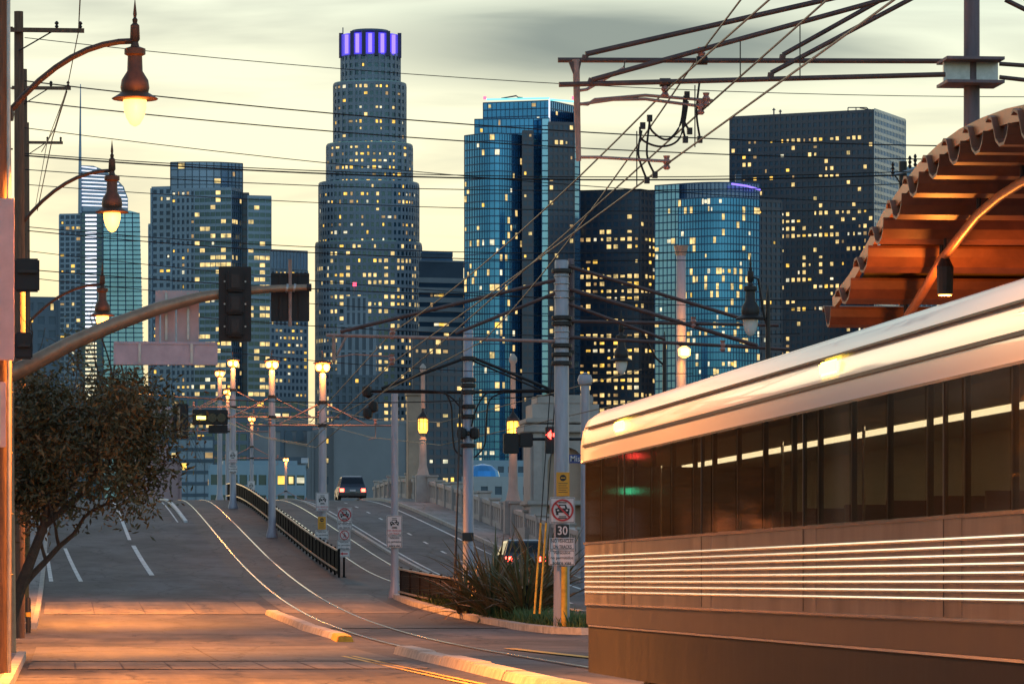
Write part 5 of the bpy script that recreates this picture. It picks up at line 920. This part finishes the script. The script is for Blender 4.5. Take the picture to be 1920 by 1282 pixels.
for pts in JP: cable(tp, pts, 60, .016, 'jumper_cable')
for x, y in ((1205, 236), (1218, 222), (1213, 338), (1228, 328), (1312, 262), (1285, 262), (1293, 246), (1288, 178)): MB().cbox(at_y(x, y, 60), (.07, .07, .09)).build('cable_clamp', 'iron', tp)
# --- running wires along the track: near point, then over each support
def run_wire(pts, r, lab): 
    P = [Vector(p) for p in pts]; o = MB().tube(P, r, 5).build('overhead_wire', 'wire'); tag(o, lab, 'wire', 'wires running along the track')
def sagw(a, b, sag, n=10): return [Vector(a).lerp(Vector(b), i/n)-Vector((0, 0, 4*sag*(i/n)*(1-i/n))) for i in range(n+1)]
def track_pts(x, h): return [Vector((x+xo(Y), Y, gz(Y)+h)) for Y in (156, 192, 217, 258, 300, 335, 390)]
near = at_x(1745, -2, 8.25)
for lab, A, B, h, X2 in (('contact wire nearest the rails over the train', at_y(1250, 308, 60), at_y(735, 680, 118), 5.4, 8.6), ('messenger wire hung from the twin tubes', at_y(1247, 172, 60), at_y(736, 622, 118), 6.2, 8.7), ('second contact wire crossing at the jumper cables', at_y(1318, 206, 60), at_y(760, 700, 118), 5.3, 8.9), ('second messenger wire from the upper tube', at_y(1315, 98, 60), at_y(905, 640, 118), 6.1, 9.0)):
    d = (A-B).normalized(); pts = [A+d*45]+sagw(A, B, .25 if 'messenger' in lab else .04); pts += track_pts(X2, h); run_wire(pts, .014, lab)
for x, h, lab in ((13.3, 5.4, 'contact wire over the right hand track'), (13.3, 6.2, 'messenger wire over the right hand track')): run_wire([Vector((15.5, 118, 6.4+h-5.4))]+track_pts(x, h), .014, lab)
for a, b, lab in (((1388, 78), (1388, 143), 'right of the upper insulator'), ((1500, 42), (1500, 148), 'nearest the paired slanting tubes'), ((1194, 246), (1194, 350), 'just left of the jumper cables'), ((1303, 160), (1303, 276), 'just right of the jumper cables')): u, w = at_y(*a, 58), at_y(*b, 58); tag(MB().tube([u, w], .008, 4).build('dropper', 'wire'), 'thin vertical dropper '+lab, 'wire', 'droppers')
# --- cross wires from the left pole line
CW = [(46, 71, 1930, 182, 106, .010), (46, 152, 1930, 276, 106, .016), (46, 190, 1930, 300, 106, .015), (46, 240, 1930, 392, 120, .012), (46, 288, 1700, 322, 120, .014), (46, 292, 1700, 328, 120, .022), (46, 318, 1690, 345, 120, .013), (46, 346, 1690, 392, 136, .013), (46, 425, 1400, 470, 136, .014), (46, 432, 1400, 486, 136, .016), (46, 470, 1700, 585, 136, .012), (46, 505, 1700, 560, 136, .016), (46, 520, 1500, 600, 136, .012), (270, 585, 1500, 625, 140, .014), (270, 640, 1300, 700, 140, .013), (200, 733, 1090, 736, 141, .016)]
WL = ['thin topmost', 'second from top', 'third from top', 'fourth from top', 'upper bundled', 'thick bundled', 'lower bundled', 'first below the bundle', 'second below the bundle', 'third below the bundle', 'fourth below the bundle', 'fifth below the bundle', 'sixth below the bundle', 'upper low', 'middle low', 'lowest']
for (x0, y0, x1, y1, Y, r), nm in zip(CW, WL):
    a, b = at_y(x0, y0, Y), at_y(x1, y1, Y); tag(MB().tube(sagw(a, b, .35, 16), r, 5).build('cross_wire', 'wire'), nm+' dark wire crossing over the street', 'wire', 'cross wires')
PW = [[(150, 0), (147, 60), (125, 170), (88, 268), (66, 390)], [(125, 168), (103, 240), (78, 285)], [(125, 172), (98, 260), (70, 395)]]
for pts, nm in zip(PW, ('long slack', 'short slack', 'middle slack')):
    P = [at_y(x, y, Y) for (x, y), Y in zip(pts, (80, 106, 136, 166, 200))]; tag(MB().tube(P, .014, 5).build('line_wire', 'wire'), nm+' wire dropping from crossarm to crossarm along the wooden poles', 'wire', 'pole line wires')
# far utility pole on the right
t = thing('utility_pole', at_y(1693, 0, 150).xy.to_3d(), 'dark pole with insulators between slab tower and canopy', 'pole'); v = at_y(1693, 303, 150); MB().tube([(v.x, 150, 0), v], .14, 10).build('shaft', 'iron', t); a, b = at_y(1671, 330, 149.8), at_y(1718, 316, 149.8); MB().tube([a, b], .05, 6).build('crossarm', 'galv', t)
for x, y in ((1674, 328), (1706, 316), (1716, 313)): w = at_y(x, y, 149.8); MB().lathe(w, [(.03, 0), (.07, .08), (.03, .14), (.07, .22), (.03, .28), (.06, .36), (.02, .44)], 8).build('insulator', 'iron', t)
for x in (1676, 1712): MB().tube([at_y(x, 326, 149.8), at_y(1693, 352, 149.9)], .025, 5).build('brace', 'iron', t)
